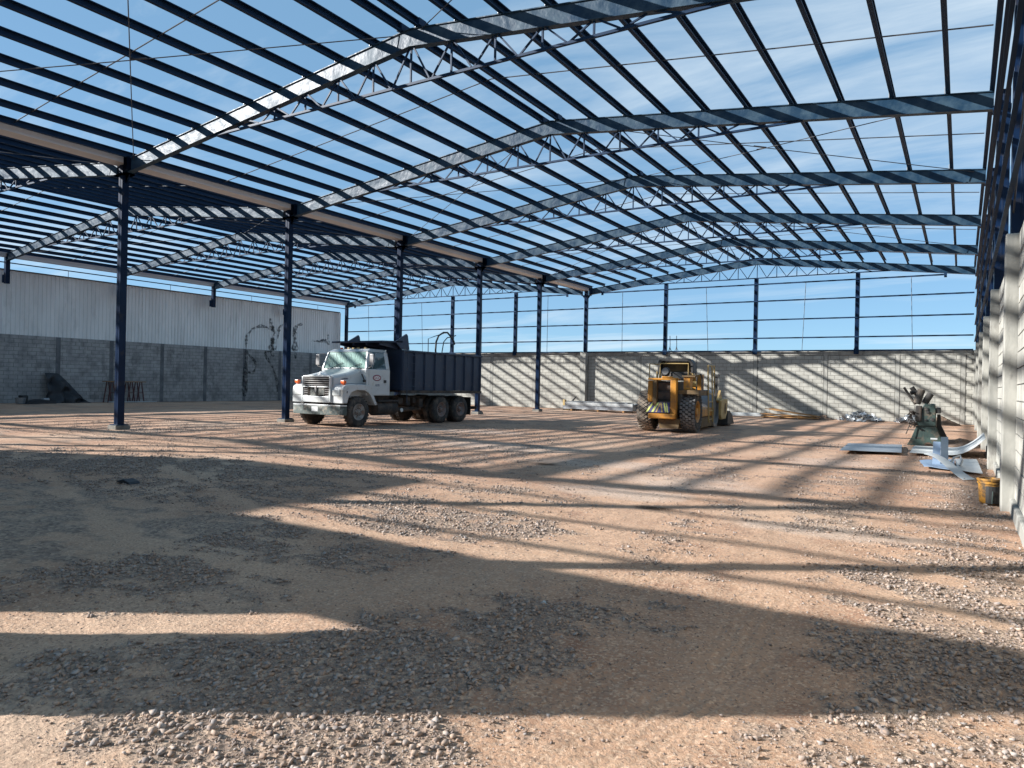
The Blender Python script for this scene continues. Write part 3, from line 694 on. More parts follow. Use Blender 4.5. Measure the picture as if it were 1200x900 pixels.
# ------------------------------------------------------------------ left side: grey block wall, neighbour's siding
XG = -41.08
wall = thing('left_wall', 'shaded grey block wall along the far left side', 'wall', (XG, 20, 0))
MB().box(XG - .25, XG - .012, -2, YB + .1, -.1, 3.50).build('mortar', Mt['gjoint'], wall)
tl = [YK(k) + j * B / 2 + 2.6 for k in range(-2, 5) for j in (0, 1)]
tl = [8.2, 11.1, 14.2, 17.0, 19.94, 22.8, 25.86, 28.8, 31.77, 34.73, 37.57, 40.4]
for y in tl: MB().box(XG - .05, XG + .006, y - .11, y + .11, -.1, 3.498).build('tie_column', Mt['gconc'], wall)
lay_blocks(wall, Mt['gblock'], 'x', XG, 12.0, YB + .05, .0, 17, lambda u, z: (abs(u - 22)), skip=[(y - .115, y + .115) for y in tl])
nb = thing('neighbour_warehouse', 'neighbouring warehouse with pale ribbed metal siding above the left block wall', 'building', (-42, 20, 0))
rib = []
yy = -2.0
while yy < YB - .25:
    rib += [(yy, 0), (yy + .13, 0), (yy + .15, .028), (yy + .19, .028), (yy + .21, 0)]; yy += .21
front = [(XG - .10 + d, y) for y, d in rib]; poly = front + [(XG - .16, rib[-1][0]), (XG - .16, rib[0][0])]
sd = MB()
n = len(front)
for i in range(n - 1):
    (xa, ya), (xb, yb) = front[i], front[i + 1]
    sd.add([(xa, ya, 3.48), (xb, yb, 3.48), (xb, yb, 6.74), (xa, ya, 6.74)], [(0, 1, 2, 3)])
sd.build('siding', Mt['clad'], nb)
MB().box(XG - 18, XG - .14, -2, YB - .2, -.1, 6.70).build('hall', Mt['roofdark'], nb)
MB().box(XG - .16, XG - .03, -2.02, YB - .2, 6.741, 6.80).build('flashing', Mt['roofdark'], nb)
MB().box(XG - .14, XG - .02, -2.02, YB - .2, 3.46, 3.50).build('drip_edge', Mt['roofdark'], nb)
# black smears on the siding and blocks
def stroke(pts, w, xface, parent, name='dark_smear'):
    mb = MB(); P = []
    pts = [Vector((0, a, b)) for a, b in pts]; fine = []
    for a, b in zip(pts[:-1], pts[1:]):
        for i in range(6): fine.append(a.lerp(b, i / 6))
    fine.append(pts[-1]); m = len(fine); Lr = [[], []]
    for i, p in enumerate(fine):
        d = (fine[min(i + 1, m - 1)] - fine[max(i - 1, 0)]).normalized(); nrm = Vector((0, -d.z, d.y))
        ww = 1.9 * w * (.7 + .3 * math.sin(i * .5 + len(pts))) * random.uniform(.75, 1.15) * (.5 if i in (0, m - 1) else 1)
        for s, k in ((-1, 0), (1, 1)): Lr[k].append((xface, p.y + s * nrm.y * ww / 2, p.z + s * nrm.z * ww / 2))
    mb.sheet([Lr[0], Lr[1]], (.004, 0, 0)).build(name, Mt['smear'], parent)
xs_ = XG - .10 + .031
for pts, w in (([(31.9, 3.52), (31.93, 4.29), (32.38, 4.9), (33.08, 5.15), (33.74, 5.1)], .14), ([(33.85, 5.75), (34.05, 5.1), (34.3, 4.8), (34.15, 4.2), (34.2, 3.52)], .22),
               ([(34.12, 4.4), (34.1, 3.9), (34.14, 3.5)], .42), ([(34.56, 4.36), (34.6, 4.9), (34.79, 5.29), (35.3, 5.5)], .16), ([(35.95, 4.6), (36.05, 5.1), (36.3, 5.45), (36.8, 5.6)], .2),
               ([(36.09, 5.0), (36.12, 4.2), (36.13, 3.53)], .34), ([(37.7, 4.4), (38.4, 4.42), (39.3, 4.5)], .16), ([(39.3, 5.0), (39.35, 4.5), (39.4, 4.2)], .2), ([(33.6, 5.1), (33.9, 4.9), (34.2, 5.2)], .1)):
    stroke(pts, w, xs_, nb)
for pts, w in (([(31.9, 3.45), (31.85, 2.2), (31.8, .3)], .28), ([(32.0, 3.2), (32.6, 2.7), (32.7, 2.3), (32.5, 1.9), (31.9, 1.95)], .12), ([(33.4, 3.4), (33.5, 3.1), (34.1, 2.3), (34.5, 1.4), (34.55, .5)], .14),
               ([(33.4, 3.38), (33.9, 3.42), (34.2, 3.1)], .14), ([(36.1, 3.45), (36.15, 3.0)], .2)):
    stroke(pts, w, XG + .008, wall)

# ------------------------------------------------------------------ materials for vehicles and goods
Mt['white'] = mat('truck_white_paint', (0.552, 0.564, 0.552), (0.504, 0.516, 0.504), 1.5, rough=.33, coat=.3, c3=(.36, .31, .25), scale3=2.6, amt3=.16)
Mt['whitedirty'] = mat('bumper_scuffed', (.17, .18, .165), (.04, .045, .04), 4.0, rough=.6, ramp=(.46, .58), c3=(.33, .27, .2), scale3=7, amt3=.3)
Mt['bumper'] = mat('bumper_grey_green', (.055, .075, .068), (.24, .26, .24), 4.0, rough=.6, ramp=(.52, .66), c3=(.30, .24, .18), scale3=6, amt3=.3)
Mt['bed'] = mat('dump_bed_navy', (.012, .024, .050), (.018, .033, .063), 1.6, rough=.5, c3=(.09, .075, .065), scale3=3.0, amt3=.08)
Mt['rubber'] = mat('tyre_rubber', (.022, .021, .021), (.05, .045, .04), 5, rough=.85, c3=(.15, .115, .085), scale3=4, amt3=.3)
Mt['dusty'] = mat('dusty_rubber', (.035, .032, .030), (.20, .155, .115), 3.0, rough=.9, ramp=(.35, .7))
Mt['sunlit_treaddust'] = mat('sunlit_dusty_tread', (.27, .22, .17), (.17, .135, .105), 4.0, rough=.9)  # dust tone lifted, putting the left tyre's sunlight into the colour
Mt['treadgrey'] = mat('grey_tread', (.12, .115, .115), (.19, .175, .16), 5.0, rough=.85)
Mt['black'] = mat('black_parts', (.016, .016, .017), (.03, .028, .026), 4, rough=.6, c3=(.14, .105, .08), scale3=5, amt3=.18)
Mt['chassis'] = mat('dusty_chassis', (.030, .027, .025), (.085, .062, .048), 4, rough=.8)
Mt['rim'] = mat('dusty_rim', (.30, .29, .27), (.15, .13, .11), 6, rough=.6, metal=.3, c3=(.20, .10, .06), scale3=8, amt3=.35)
Mt['darkrim'] = mat('dark_rim', (.17, .155, .15), (.20, .11, .075), 6, rough=.65)
Mt['chrome'] = mat('bright_trim', (.42, .41, .40), (.30, .28, .27), 5, rough=.35, metal=.4)
Mt['lamp'] = mat('headlamp_glass', (.62, .63, .60), rough=.12, coat=.5)
Mt['amber'] = mat('amber_lens', (.75, .13, .03), rough=.25, coat=.4)
Mt['mirrorg'] = mat('mirror_glass', (.6, .62, .64), rough=.08, metal=.9)
Mt['plate'] = mat('number_plate', (.66, .66, .64), rough=.5)
Mt['red'] = mat('red_print', (.36, .03, .035), rough=.5)
Mt['dkblue'] = mat('dark_blue_print', (.02, .03, .09), rough=.5)
Mt['yellow'] = mat('yellow_machine_paint', (.50, .215, .022), (.36, .145, .016), 2.2, rough=.5, c3=(.16, .095, .045), scale3=3.2, amt3=.32)
Mt['cream'] = mat('faded_yellow_paint', (.40, .28, .11), (.33, .22, .075), 3, rough=.6, c3=(.25, .16, .08), scale3=5, amt3=.25)
Mt['brown'] = mat('brown_grime', (.085, .055, .025), (.16, .095, .035), 3, rough=.75, c3=(.03, .025, .02), scale3=4, amt3=.3)
Mt['drum'] = mat('worn_drum_steel', (.20, .205, .215), (.28, .27, .26), 2, rough=.55, metal=.4)
Mt['lime'] = mat('lime_stripe', (.50, .52, .14), (.42, .43, .13), 5, rough=.6)
Mt['purple'] = mat('dark_violet_stripe', (.055, .045, .12), rough=.6)
Mt['green'] = mat('machine_green', (.040, .068, .058), (.022, .040, .036), 3.0, rough=.5, c3=(.14, .10, .07), scale3=4, amt3=.25)
Mt['tarp'] = mat('black_tarpaulin', (.012, .013, .016), (.022, .023, .027), 3, rough=.55, bump=.4, bscale=9)
Mt['wood'] = mat('raw_plank', (.42, .22, .08), (.28, .14, .05), 3, rough=.85, stretch=(.3, 6, 6), rand=.18)
Mt['redsteel'] = mat('rusty_red_steel', (.11, .035, .03), (.08, .03, .028), 6, rough=.7)
Mt['whitesheet'] = mat('prepainted_sheet', (.46, .47, .465), (.40, .42, .42), 2.5, rough=.4, c3=(.45, .42, .38), scale3=3, amt3=.15)
Mt['bluefilm'] = mat('blue_film_sheet', (.20, .28, .40), (.25, .33, .44), 3, rough=.4, metal=.2)
Mt['bucket'] = mat('grimy_yellow_plastic', (.36, .17, .015), (.20, .09, .012), 6, rough=.6, c3=(.04, .03, .02), scale3=14, amt3=.6)
Mt['clearglass'] = mat('cab_glass', (.05, .08, .08), rough=.04, coat=1.0)
def windscreen_material():
    # glass that shows a ribbed silver sun screen behind it, with greenish tint
    m = bpy.data.materials.new('windscreen_with_sunshade'); m.use_nodes = True; t = m.node_tree; n = t.nodes; l = t.links; b = n['Principled BSDF']
    tcn = n.new('ShaderNodeTexCoord'); mpn = n.new('ShaderNodeMapping'); mpn.inputs['Rotation'].default_value = (0, radians(14), 0); mpn.inputs['Scale'].default_value = (1, .2, .25); l.new(tcn.outputs['Object'], mpn.inputs['Vector'])
    w = n.new('ShaderNodeTexWave'); w.inputs['Scale'].default_value = 6.5; w.inputs['Distortion'].default_value = 5; w.inputs['Detail'].default_value = 3; w.inputs['Detail Scale'].default_value = 2; l.new(mpn.outputs[0], w.inputs['Vector'])
    r = n.new('ShaderNodeValToRGB'); r.color_ramp.elements[0].position = .15; r.color_ramp.elements[0].color = (.02, .05, .045, 1); r.color_ramp.elements[1].position = .6; r.color_ramp.elements[1].color = (.30, .46, .40, 1)
    l.new(w.outputs['Fac'], r.inputs[0]); l.new(r.outputs[0], b.inputs['Base Color']); b.inputs['Roughness'].default_value = .06; b.inputs['Specular IOR Level'].default_value = .35; b.inputs['Coat Weight'].default_value = .0; b.inputs['Coat Roughness'].default_value = .03
    return m
Mt['screen'] = windscreen_material()

def text_mesh(txt, size, name, m, parent, mw):
    cu = bpy.data.curves.new(name, 'FONT'); cu.body = txt; cu.size = size; cu.align_x = 'CENTER'; cu.align_y = 'CENTER'; cu.extrude = .002; cu.resolution_u = 2
    tmp = bpy.data.objects.new(name, cu); COL.objects.link(tmp)
    dg = bpy.context.evaluated_depsgraph_get(); me = bpy.data.meshes.new_from_object(tmp.evaluated_get(dg))
    bpy.data.objects.remove(tmp); me.materials.clear(); me.materials.append(m)
    o = bpy.data.objects.new(name, me); COL.objects.link(o); o.parent = parent
    q = mw.copy(); q.translation = mw.translation - Vector(ORIG[parent.name]); o.matrix_local = q
    ORIG[o.name] = ORIG[parent.name]; return o

def wheel(parent, x, y, r, w, side, rim_m, tyre_m, name='wheel', n=40, rr=.56, deep=.10, nuts=8):
    # side: +1 outer face towards +X ; x = outer face
    s = side
    hub = bpy.data.objects.new(name, None); COL.objects.link(hub); hub.parent = parent; ORIG[hub.name] = ORIG[parent.name]
    prof = [(-w * s, r * rr), (-w * s, r * .80), (-(w - .03) * s, r * .93), (-(w - .07) * s, r * .985), (-w * .5 * s, r), (-.07 * s, r * .985), (-.03 * s, r * .93), (0, r * .80), (-.005 * s, r * rr), (-.03 * s, r * (rr - .03))]
    c = (x, y, r)
    t = MB().lathe(prof, c, 'x', n, (1, 0))
    for i in range(26):                          # tread lugs
        a = 2 * pi * i / 26
        for q, sh in ((-.2, 0), (.2, .5)):
            aa = a + sh * 2 * pi / 26
            p = Vector((x - s * w * (.5 + q), y + cos(aa) * (r - .004), r + sin(aa) * (r - .004)))
            dvec = Vector((0, -sin(aa), cos(aa)))
            t.beam(p - dvec * .03, p + dvec * .03, w * .30, .014, up=(0, cos(aa), sin(aa)))
    t.build('tyre', tyre_m, hub, smooth=True)
    rp = [(-.03 * s, r * (rr - .02)), (-.012 * s, r * (rr - .02)), (-.012 * s, r * (rr - .07)), (-deep * .6 * s, r * (rr - .12)), (-deep * s, r * (rr - .22)), (-deep * s, r * .16), (-deep * .3 * s, r * .14), (-deep * .1 * s, r * .05)]
    b = MB().lathe(rp, c, 'x', n, (0, 1))
    b.build('rim', rim_m, hub, smooth=True)
    nb_ = MB()
    for i in range(nuts):
        a = 2 * pi * i / nuts
        nb_.lathe([(-deep * 1.05 * s, .016), (-deep * .7 * s, .014)], (x, y + cos(a) * r * .24, r + sin(a) * r * .24), 'x', 6)
    nb_.build('wheel_nuts', Mt['black'], hub, kind='stuff')
    return hub

# ------------------------------------------------------------------ dump truck
TX0, TX1 = -18.70, -16.42            # far and near side
tk = thing('dump_truck', 'white dump truck with a dark navy ribbed dump bed parked among the columns', 'truck', (-17.56, 17.1, 0))
cx = (TX0 + TX1) / 2
# hood: lofted sections from the grille back to the windscreen
hood = MB()
secs = []
for y, hw, zt_, zs in ((16.40, .655, 1.63, .82), (16.46, .665, 1.665, .82), (17.0, .72, 1.77, .90), (17.52, .80, 1.905, 1.0)):
    secs.append([(cx - hw, y, zs), (cx - hw, y, zt_ - .10), (cx - hw + .03, y, zt_ - .045), (cx - hw + .09, y, zt_ - .008), (cx - .25, y, zt_ + .012), (cx + .25, y, zt_ + .012), (cx + hw - .09, y, zt_ - .008), (cx + hw - .03, y, zt_ - .045), (cx + hw, y, zt_ - .10), (cx + hw, y, zs)])
k = len(secs[0]); vs = [p for s in secs for p in s]; fs = [(i * k + j, i * k + j + 1, (i + 1) * k + j + 1, (i + 1) * k + j) for i in range(len(secs) - 1) for j in range(k - 1)]
fs += [(i * k + k - 1, i * k, (i + 1) * k, (i + 1) * k + k - 1) for i in range(len(secs) - 1)] + [tuple(range(k)), tuple(range((len(secs) - 1) * k, len(secs) * k))[::-1]]
hood.add(vs, fs); hd = hood.build('hood', Mt['white'], tk, bevel=.022)
# grille: white surround, chrome upper bars, radiator opening
gy = 16.325
gr = MB().box(cx - .655, cx - .585, gy - .03, gy + .06, .80, 1.61).box(cx + .585, cx + .655, gy - .03, gy + .06, .80, 1.61).box(cx - .585, cx + .585, gy - .03, gy + .06, .79, .985).box(cx - .585, cx + .585, gy - .03, gy + .06, 1.598, 1.645).box(cx - .585, cx + .585, gy - .035, gy + .06, 1.265, 1.30)
gr = gr.build('grille', Mt['white'], tk, bevel=.012)
MB().box(cx - .58, cx + .58, gy + .055, gy + .07, .97, 1.60).build('radiator', Mt['rubber'], gr)
for i in range(4): MB().box(cx - .575, cx + .575, gy - .02, gy + .01, 1.335 + i * .070, 1.360 + i * .070).build('grille_bar', Mt['chrome'], gr)
for i in range(4):
    for s0, s1 in ((-.575, -.39), (.39, .575)): MB().box(cx + s0, cx + s1, gy - .01, gy + .02, 1.01 + i * .062, 1.03 + i * .062).build('grille_bar', Mt['chrome'], gr)
MB().box(cx - .30, cx - .02, gy + .03, gy + .04, 1.0, 1.24).box(cx + .03, cx + .36, gy, gy + .04, 1.03, 1.24).build('radiator_panel', Mt['whitedirty'], gr)
MB().prism([(cx - .05, 1.30), (cx + .05, 1.30), (cx + .03, 1.22), (cx + .012, 1.05), (cx - .012, 1.05), (cx - .03, 1.22)], 'y', gy - .05, gy - .02).build('emblem', Mt['chrome'], gr, bevel=.004)
# front fenders
for s in (-1, 1):
    xo = TX1 if s > 0 else TX0; xi = cx + s * .60
    def fx(a): return xo - s * a
    sp = [(16.36, .78), (16.36, 1.22), (16.40, 1.31), (16.50, 1.37), (17.2, 1.39), (17.56, 1.36), (17.66, 1.20), (17.95, .72), (17.84, .70), (17.62, 1.02), (17.50, 1.13), (17.3, 1.20), (16.98, 1.20), (16.76, 1.14), (16.63, 1.0), (16.56, .78)]
    mb = MB()
    # side skin as an extruded ring of the arch, plus top and inner block
    P2 = sp if s > 0 else sp[::-1]
    mb.prism(P2, 'x', min(fx(.0), xi), max(fx(.0), xi))
    fd = mb.build('fender', Mt['white'], tk, bevel=.018)
    lx0, lx1 = sorted((xo - s * .13, xo - s * .46))
    hl = MB().box(lx0 - .02, lx1 + .02, 16.345, 16.37, 1.01, 1.21).build('headlamp', Mt['white'], tk, bevel=.008)
    MB().box(lx0, lx1, 16.335, 16.36, 1.03, 1.19).build('lens', Mt['lamp'], hl, bevel=.006)
    sg_ = MB().box(xo - s * .10 - .06, xo - s * .10 + .06, 16.45, 16.51, 1.37, 1.40).box(xo - s * .10 - .08, xo - s * .10 + .08, 16.42, 16.53, 1.40, 1.50)
    sg_.build('turn_signal', Mt['amber'], tk, bevel=.015)
MB().box(TX1 - .02, TX1 + .012, 16.53, 16.55, 1.10, 1.17).build('side_marker', Mt['black'], tk)
# bumper
bp = [(cx - 1.17, 16.52), (cx - 1.06, 16.33), (cx - .7, 16.27), (cx + .7, 16.27), (cx + 1.06, 16.33), (cx + 1.17, 16.52), (cx + 1.10, 16.55), (cx + 1.0, 16.42), (cx - 1.0, 16.42), (cx - 1.10, 16.55)]
bm_ = MB().prism(bp, 'z', .40, .68).build('bumper', Mt['bumper'], tk, bevel=.015)
bp2 = [(cx + (a - cx) * 1.004, b - .004) for a, b in bp]
MB().prism(bp2, 'z', .683, .725).build('bumper_lip', Mt['white'], bm_, bevel=.008)
MB().box(cx - .14, cx + .14, 16.262, 16.272, .50, .655).build('number_plate', Mt['plate'], bm_)
MB().box(cx + .2, cx + .3, 16.262, 16.272, .53, .60).box(cx - .52, cx - .42, 16.262, 16.272, .53, .60).build('tow_slot', Mt['black'], bm_)
# cab
cab = MB()
def sec(z, f, r, hw): return [(cx - hw, f, z), (cx + hw, f, z), (cx + hw, r, z), (cx - hw, r, z)]
cab.hexa(sec(1.02, 17.52, 18.66, 1.03), sec(1.90, 17.50, 18.66, 1.03))
cab.hexa(sec(2.47, 17.66, 18.62, .93), sec(2.575, 17.86, 18.56, .84))
for s in (-1, 1):                                                    # pillars
    xo, xt = cx + s * 1.03, cx + s * .93
    def pil(y0, y1, t0, t1, w=.075):
        lo = sorted((xo, xo - s * w)); hi = sorted((xt, xt - s * w))
        cab.hexa([(lo[0], y0, 1.90), (lo[1], y0, 1.90), (lo[1], y1, 1.90), (lo[0], y1, 1.90)], [(hi[0], t0, 2.47), (hi[1], t0, 2.47), (hi[1], t1, 2.47), (hi[0], t1, 2.47)])
    pil(17.50, 17.60, 17.66, 17.75); pil(18.46, 18.66, 18.42, 18.62)
cab.hexa([(cx - 1.03, 18.60, 1.90), (cx + 1.03, 18.60, 1.90), (cx + 1.03, 18.66, 1.90), (cx - 1.03, 18.66, 1.90)], [(cx - .93, 18.56, 2.47), (cx + .93, 18.56, 2.47), (cx + .93, 18.62, 2.47), (cx - .93, 18.62, 2.47)])
cb = cab.build('cab', Mt['white'], tk, bevel=.02)
ws = MB().hexa([(cx - .96, 17.535, 1.91), (cx + .96, 17.535, 1.91), (cx + .96, 17.55, 1.91), (cx - .96, 17.55, 1.91)], [(cx - .87, 17.69, 2.46), (cx + .87, 17.69, 2.46), (cx + .87, 17.705, 2.46), (cx - .87, 17.705, 2.46)])
ws.build('windscreen', Mt['screen'], tk)
MB().beam((cx + .25, 17.50, 1.92), (cx + .75, 17.55, 2.08), .014, .014).beam((cx - .55, 17.50, 1.92), (cx - .1, 17.56, 2.10), .014, .014).build('wiper', Mt['black'], tk)
MB().box(cx - .8, cx + .8, 17.49, 17.53, 1.895, 1.915).build('cowl', Mt['black'], tk)
for s in (-1, 1):
    x = cx + s * 1.012; xt = cx + s * .915; w = .012
    sw = MB().hexa([(x - w, 17.60, 1.90), (x + w, 17.60, 1.90), (x + w, 18.46, 1.90), (x - w, 18.46, 1.90)], [(xt - w, 17.75, 2.47), (xt + w, 17.75, 2.47), (xt + w, 18.42, 2.47), (xt - w, 18.42, 2.47)])
    sw.build('side_window', Mt['clearglass'], tk)
xd = cx + 1.031
door = MB().box(xd - .005, xd + .012, 17.62, 18.50, 1.05, 1.885).build('door', Mt['white'], tk, bevel=.01)
MB().box(xd + .012, xd + .03, 18.33, 18.45, 1.45, 1.54).build('handle', Mt['black'], door, bevel=.004)
MB().beam((xd - .01, 17.78, 1.91), (xd - .06, 18.02, 2.44), .018, .02).build('quarter_frame', Mt['chrome'], door)
MB().beam((xd + .012, 17.28, 1.72), (xd + .012, 17.42, 1.50), .02, .035).box(xd - .02, xd + .03, 17.36, 17.46, 1.455, 1.54).build('grab_handle', Mt['black'], tk)
# door sign: red and white oval with a dark rim, letters, and a number below
SIDE = Matrix(((0, 0, 1), (1, 0, 0), (0, 1, 0))).to_4x4()
def oval(yc, zc, ry, rz, x0, t, name, m):
    return MB().prism([(yc + ry * cos(2 * pi * i / 28), zc + rz * sin(2 * pi * i / 28)) for i in range(28)], 'x', x0, x0 + t).build(name, m, door)
oval(18.00, 1.61, .20, .105, xd + .0125, .002, 'sign', Mt['dkblue'])
oval(18.00, 1.61, .185, .092, xd + .0147, .002, 'sign_ring', Mt['red'])
oval(18.00, 1.61, .155, .07, xd + .0169, .002, 'sign_field', Mt['plate'])
mw = SIDE.copy(); mw.translation = (xd + .0191, 18.00, 1.608); text_mesh('GCC', .125, 'sign_lettering', Mt['red'], door, mw)
mw = SIDE.copy(); mw.translation = (xd + .0135, 18.02, 1.36); text_mesh('1078', .11, 'door_number', Mt['dkblue'], door, mw)
mw = SIDE.copy(); mw.translation = (cx + .745, 16.87, 1.56); mw = Matrix.Translation((cx + .712, 16.87, 1.56)) @ Matrix.Rotation(-.11, 4, 'Z') @ SIDE
text_mesh('LN8000', .075, 'hood_lettering', Mt['dkblue'], hd, mw)
MB().beam((cx + .70, 16.62, 1.405), (cx + 1.035, 17.5, 1.405), .01, .012).build('hood_line', Mt['dkblue'], tk)
# mirrors and roof lights
for s in (-1, 1):
    x = cx + s * 1.24
    mr_ = MB().tube([(cx + s * 1.0, 17.62, 2.42), (x, 17.52, 2.40), (x, 17.52, 1.98), (cx + s * 1.03, 17.58, 1.93)], .014, 6).build('mirror_arm', Mt['chrome'], tk)
    MB().box(x - .085, x + .085, 17.50, 17.545, 2.02, 2.38).build('mirror', Mt['chrome'], mr_, bevel=.015)
    MB().box(x - .07, x + .07, 17.546, 17.55, 2.04, 2.36).build('mirror_glass', Mt['mirrorg'], mr_)
for i, x in enumerate((-.55, -.22, 0, .22, .55)):
    MB().box(cx + x - .05, cx + x + .05, 17.92, 17.98, 2.572, 2.63).build('roof_lamp', Mt['amber'] if i in (0,) else Mt['cream'], tk, bevel=.01)
MB().box(cx + .86, cx + .93, 18.50, 18.56, 2.50, 2.57).build('corner_lamp', Mt['lamp'], tk, bevel=.01)
# chassis, tank, axles
ch = MB()
for s in (-1, 1): ch.box(cx + s * .42 - .05, cx + s * .42 + .05, 16.5, 23.6, .74, .98)
for y in (18.9, 20.3, 23.4): ch.box(cx - .37, cx + .37, y - .05, y + .05, .78, .95)
ch.build('chassis', Mt['chassis'], tk)
ax = MB()
for y in (17.12, 21.46, 22.66): ax.tube([(cx - 1.0, y, .49), (cx + 1.0, y, .49)], .075, 10)
for y in (21.46, 22.66): ax.lathe([(-.2, .05), (-.15, .2), (.15, .2), (.2, .05)], (cx, y, .49), 'x', 16)
ax.tube([(cx, 18.8, .75), (cx, 21.4, .52)], .05, 8); ax.build('axles', Mt['chassis'], tk)
MB().box(cx - .5, cx + .5, 16.6, 18.5, .55, 1.05).build('engine', Mt['black'], tk, bevel=.03)
for s in (-1, 1):
    MB().lathe([(-.52, .05), (-.5, .25), (.5, .25), (.52, .05)], (cx + s * .86, 18.52, .60), 'y', 20).build('fuel_tank', Mt['chassis'], tk, smooth=True)
MB().box(TX1 - .42, TX1 - .02, 18.0, 19.05, .82, .87).box(TX1 - .36, TX1 - .04, 18.0, 18.5, .36, .40).build('step', Mt['black'], tk)
ub = MB()
for a, b_, z, h_ in ((19.3, .25, .72, .22), (19.75, .2, .66, .3), (20.1, .16, .75, .2), (20.45, .22, .6, .3)): ub.box(cx + .5, cx + .86, a, a + b_, z, z + h_)
ub.tube([(cx + .6, 19.2, .5), (cx + .6, 20.8, .55)], .09, 10); ub.build('air_tanks', Mt['chassis'], tk, kind='stuff', bevel=.02)
MB().lathe([(-.02, .06), (0, .075), (.02, .06)], (TX1 - .05, 19.22, .52), 'x', 14).build('tail_cap', Mt['lamp'], tk)
wheel(tk, TX1 - .02, 17.12, .50, .27, 1, Mt['rim'], Mt['rubber'], nuts=10, deep=.045)
wheel(tk, TX0 + .02, 17.12, .50, .27, -1, Mt['rim'], Mt['rubber'], nuts=10)
for y in (21.46, 22.66):
    for s, xo in ((1, TX1 - .02), (-1, TX0 + .02)):
        wheel(tk, xo, y, .50, .25, s, Mt['darkrim'], Mt['rubber'], deep=.085, nuts=10)
        wheel(tk, xo - s * .30, y, .50, .25, s, Mt['darkrim'], Mt['rubber'], deep=.10, nuts=10)
# dump bed
bx0, bx1, by0, by1 = TX0, TX1 + .05, 19.08, 23.88
bed = MB()
bed.box(bx0, bx1, by0, by1, 1.20, 1.26).box(bx0, bx0 + .05, by0, by1, 1.26, 2.58).box(bx1 - .05, bx1, by0, by1, 1.26, 2.58)
bed.box(bx0 + .05, bx1 - .05, by0, by0 + .05, 1.26, 2.84).box(bx0 + .05, bx1 - .05, by1 - .05, by1, 1.26, 2.50)
bd = bed.build('dump_bed', Mt['bed'], tk, bevel=.008)
for i, y in enumerate((19.12, 19.72, 20.30, 20.90, 21.52, 22.14, 22.74, 23.32, 23.80)):
    for s, xb in ((1, bx1), (-1, bx0)):
        MB().prism([(xb, y - .045), (xb + s * .06, y - .022), (xb + s * .06, y + .022), (xb, y + .045)][::s], 'z', 1.21, 2.53).build('bed_rib', Mt['bed'], bd)
for s, xb in ((1, bx1), (-1, bx0)):
    a, b_ = sorted((xb - s * .06, xb + s * .07)); MB().box(a, b_, by0, by1, 2.532, 2.60).build('top_rail', Mt['bed'], bd, bevel=.01)
    a, b_ = sorted((xb - s * .06, xb + s * .05)); MB().box(a, b_, by0, by1, 1.10, 1.198).build('bottom_rail', Mt['chassis'], bd)
    # side wing of the bulkhead
    MB().prism([(18.72, 2.86), (19.30, 3.16), (19.36, 3.10), (19.46, 2.61), (19.05, 2.61)], 'x', *sorted((xb - s * .06, xb))).build('wing', Mt['bed'], bd)
MB().hexa([(bx0, 18.05, 2.80), (bx1, 18.05, 2.80), (bx1, 19.12, 2.84), (bx0, 19.12, 2.84)], [(bx0, 18.05, 2.86), (bx1, 18.05, 2.86), (bx1, 19.12, 2.90), (bx0, 19.12, 2.90)]).build('cab_shield', Mt['bed'], tk, bevel=.01)
for i in range(4):
    x = bx0 + .3 + i * .6; MB().hexa([(x, 18.15, 2.72), (x + .05, 18.15, 2.72), (x + .05, 19.07, 2.62), (x, 19.07, 2.62)], [(x, 18.15, 2.80), (x + .05, 18.15, 2.80), (x + .05, 19.07, 2.84), (x, 19.07, 2.84)]).build('shield_rib', Mt['bed'], tk)
lad = MB()
for y in (19.25, 19.66): lad.tube([(bx1 + .10, y, .78 if y < 19.4 else 1.25), (bx1 + .10, y, 2.50)], .014, 6)
for i in range(5): lad.tube([(bx1 + .10, 19.25, 1.34 + i * .27), (bx1 + .10, 19.66, 1.34 + i * .27)], .012, 6)
lad.build('ladder', Mt['bed'], tk)
MB().box(bx0 + .2, bx1 - .2, 23.89, 23.93, .45, .58).build('rear_bar', Mt['chassis'], tk)
for s in (-1, 1): MB().box(cx + s * .82 - .3, cx + s * .82 + .3, 23.30, 23.32, .25, .95).build('mud_flap', Mt['black'], tk)
# hose and thin frame standing out of the bed
hs_ = thing('hose', 'thick black hose looping up out of the truck bed with a thin rod frame', 'hose', (-17.5, 22.6, 1.3))
arc = lambda pts: [(-17.5 + random.uniform(-.02, .02), a, b) for a, b in pts]
MB().tube(arc([(22.62, 1.4), (22.45, 2.3), (22.38, 2.75), (22.40, 3.08), (22.55, 3.34), (22.82, 3.48), (23.10, 3.50), (23.35, 3.36), (23.52, 3.18), (23.62, 3.06)]), .035, 8).build('hose_loop', Mt['black'], hs_, smooth=True)
MB().tube([(-17.3, 22.7, 1.4), (-17.3, 22.52, 2.7), (-17.3, 22.62, 3.1), (-17.3, 22.85, 3.28), (-17.3, 23.15, 3.32), (-17.3, 23.4, 3.40)], .02, 8).build('hose_loop', Mt['black'], hs_, smooth=True)
MB().tube([(-17.5, 21.92, 1.3), (-17.5, 21.90, 3.18), (-17.5, 22.3, 3.30), (-17.5, 22.9, 3.46)], .016, 6).build('rod_frame', Mt['rod'], hs_)

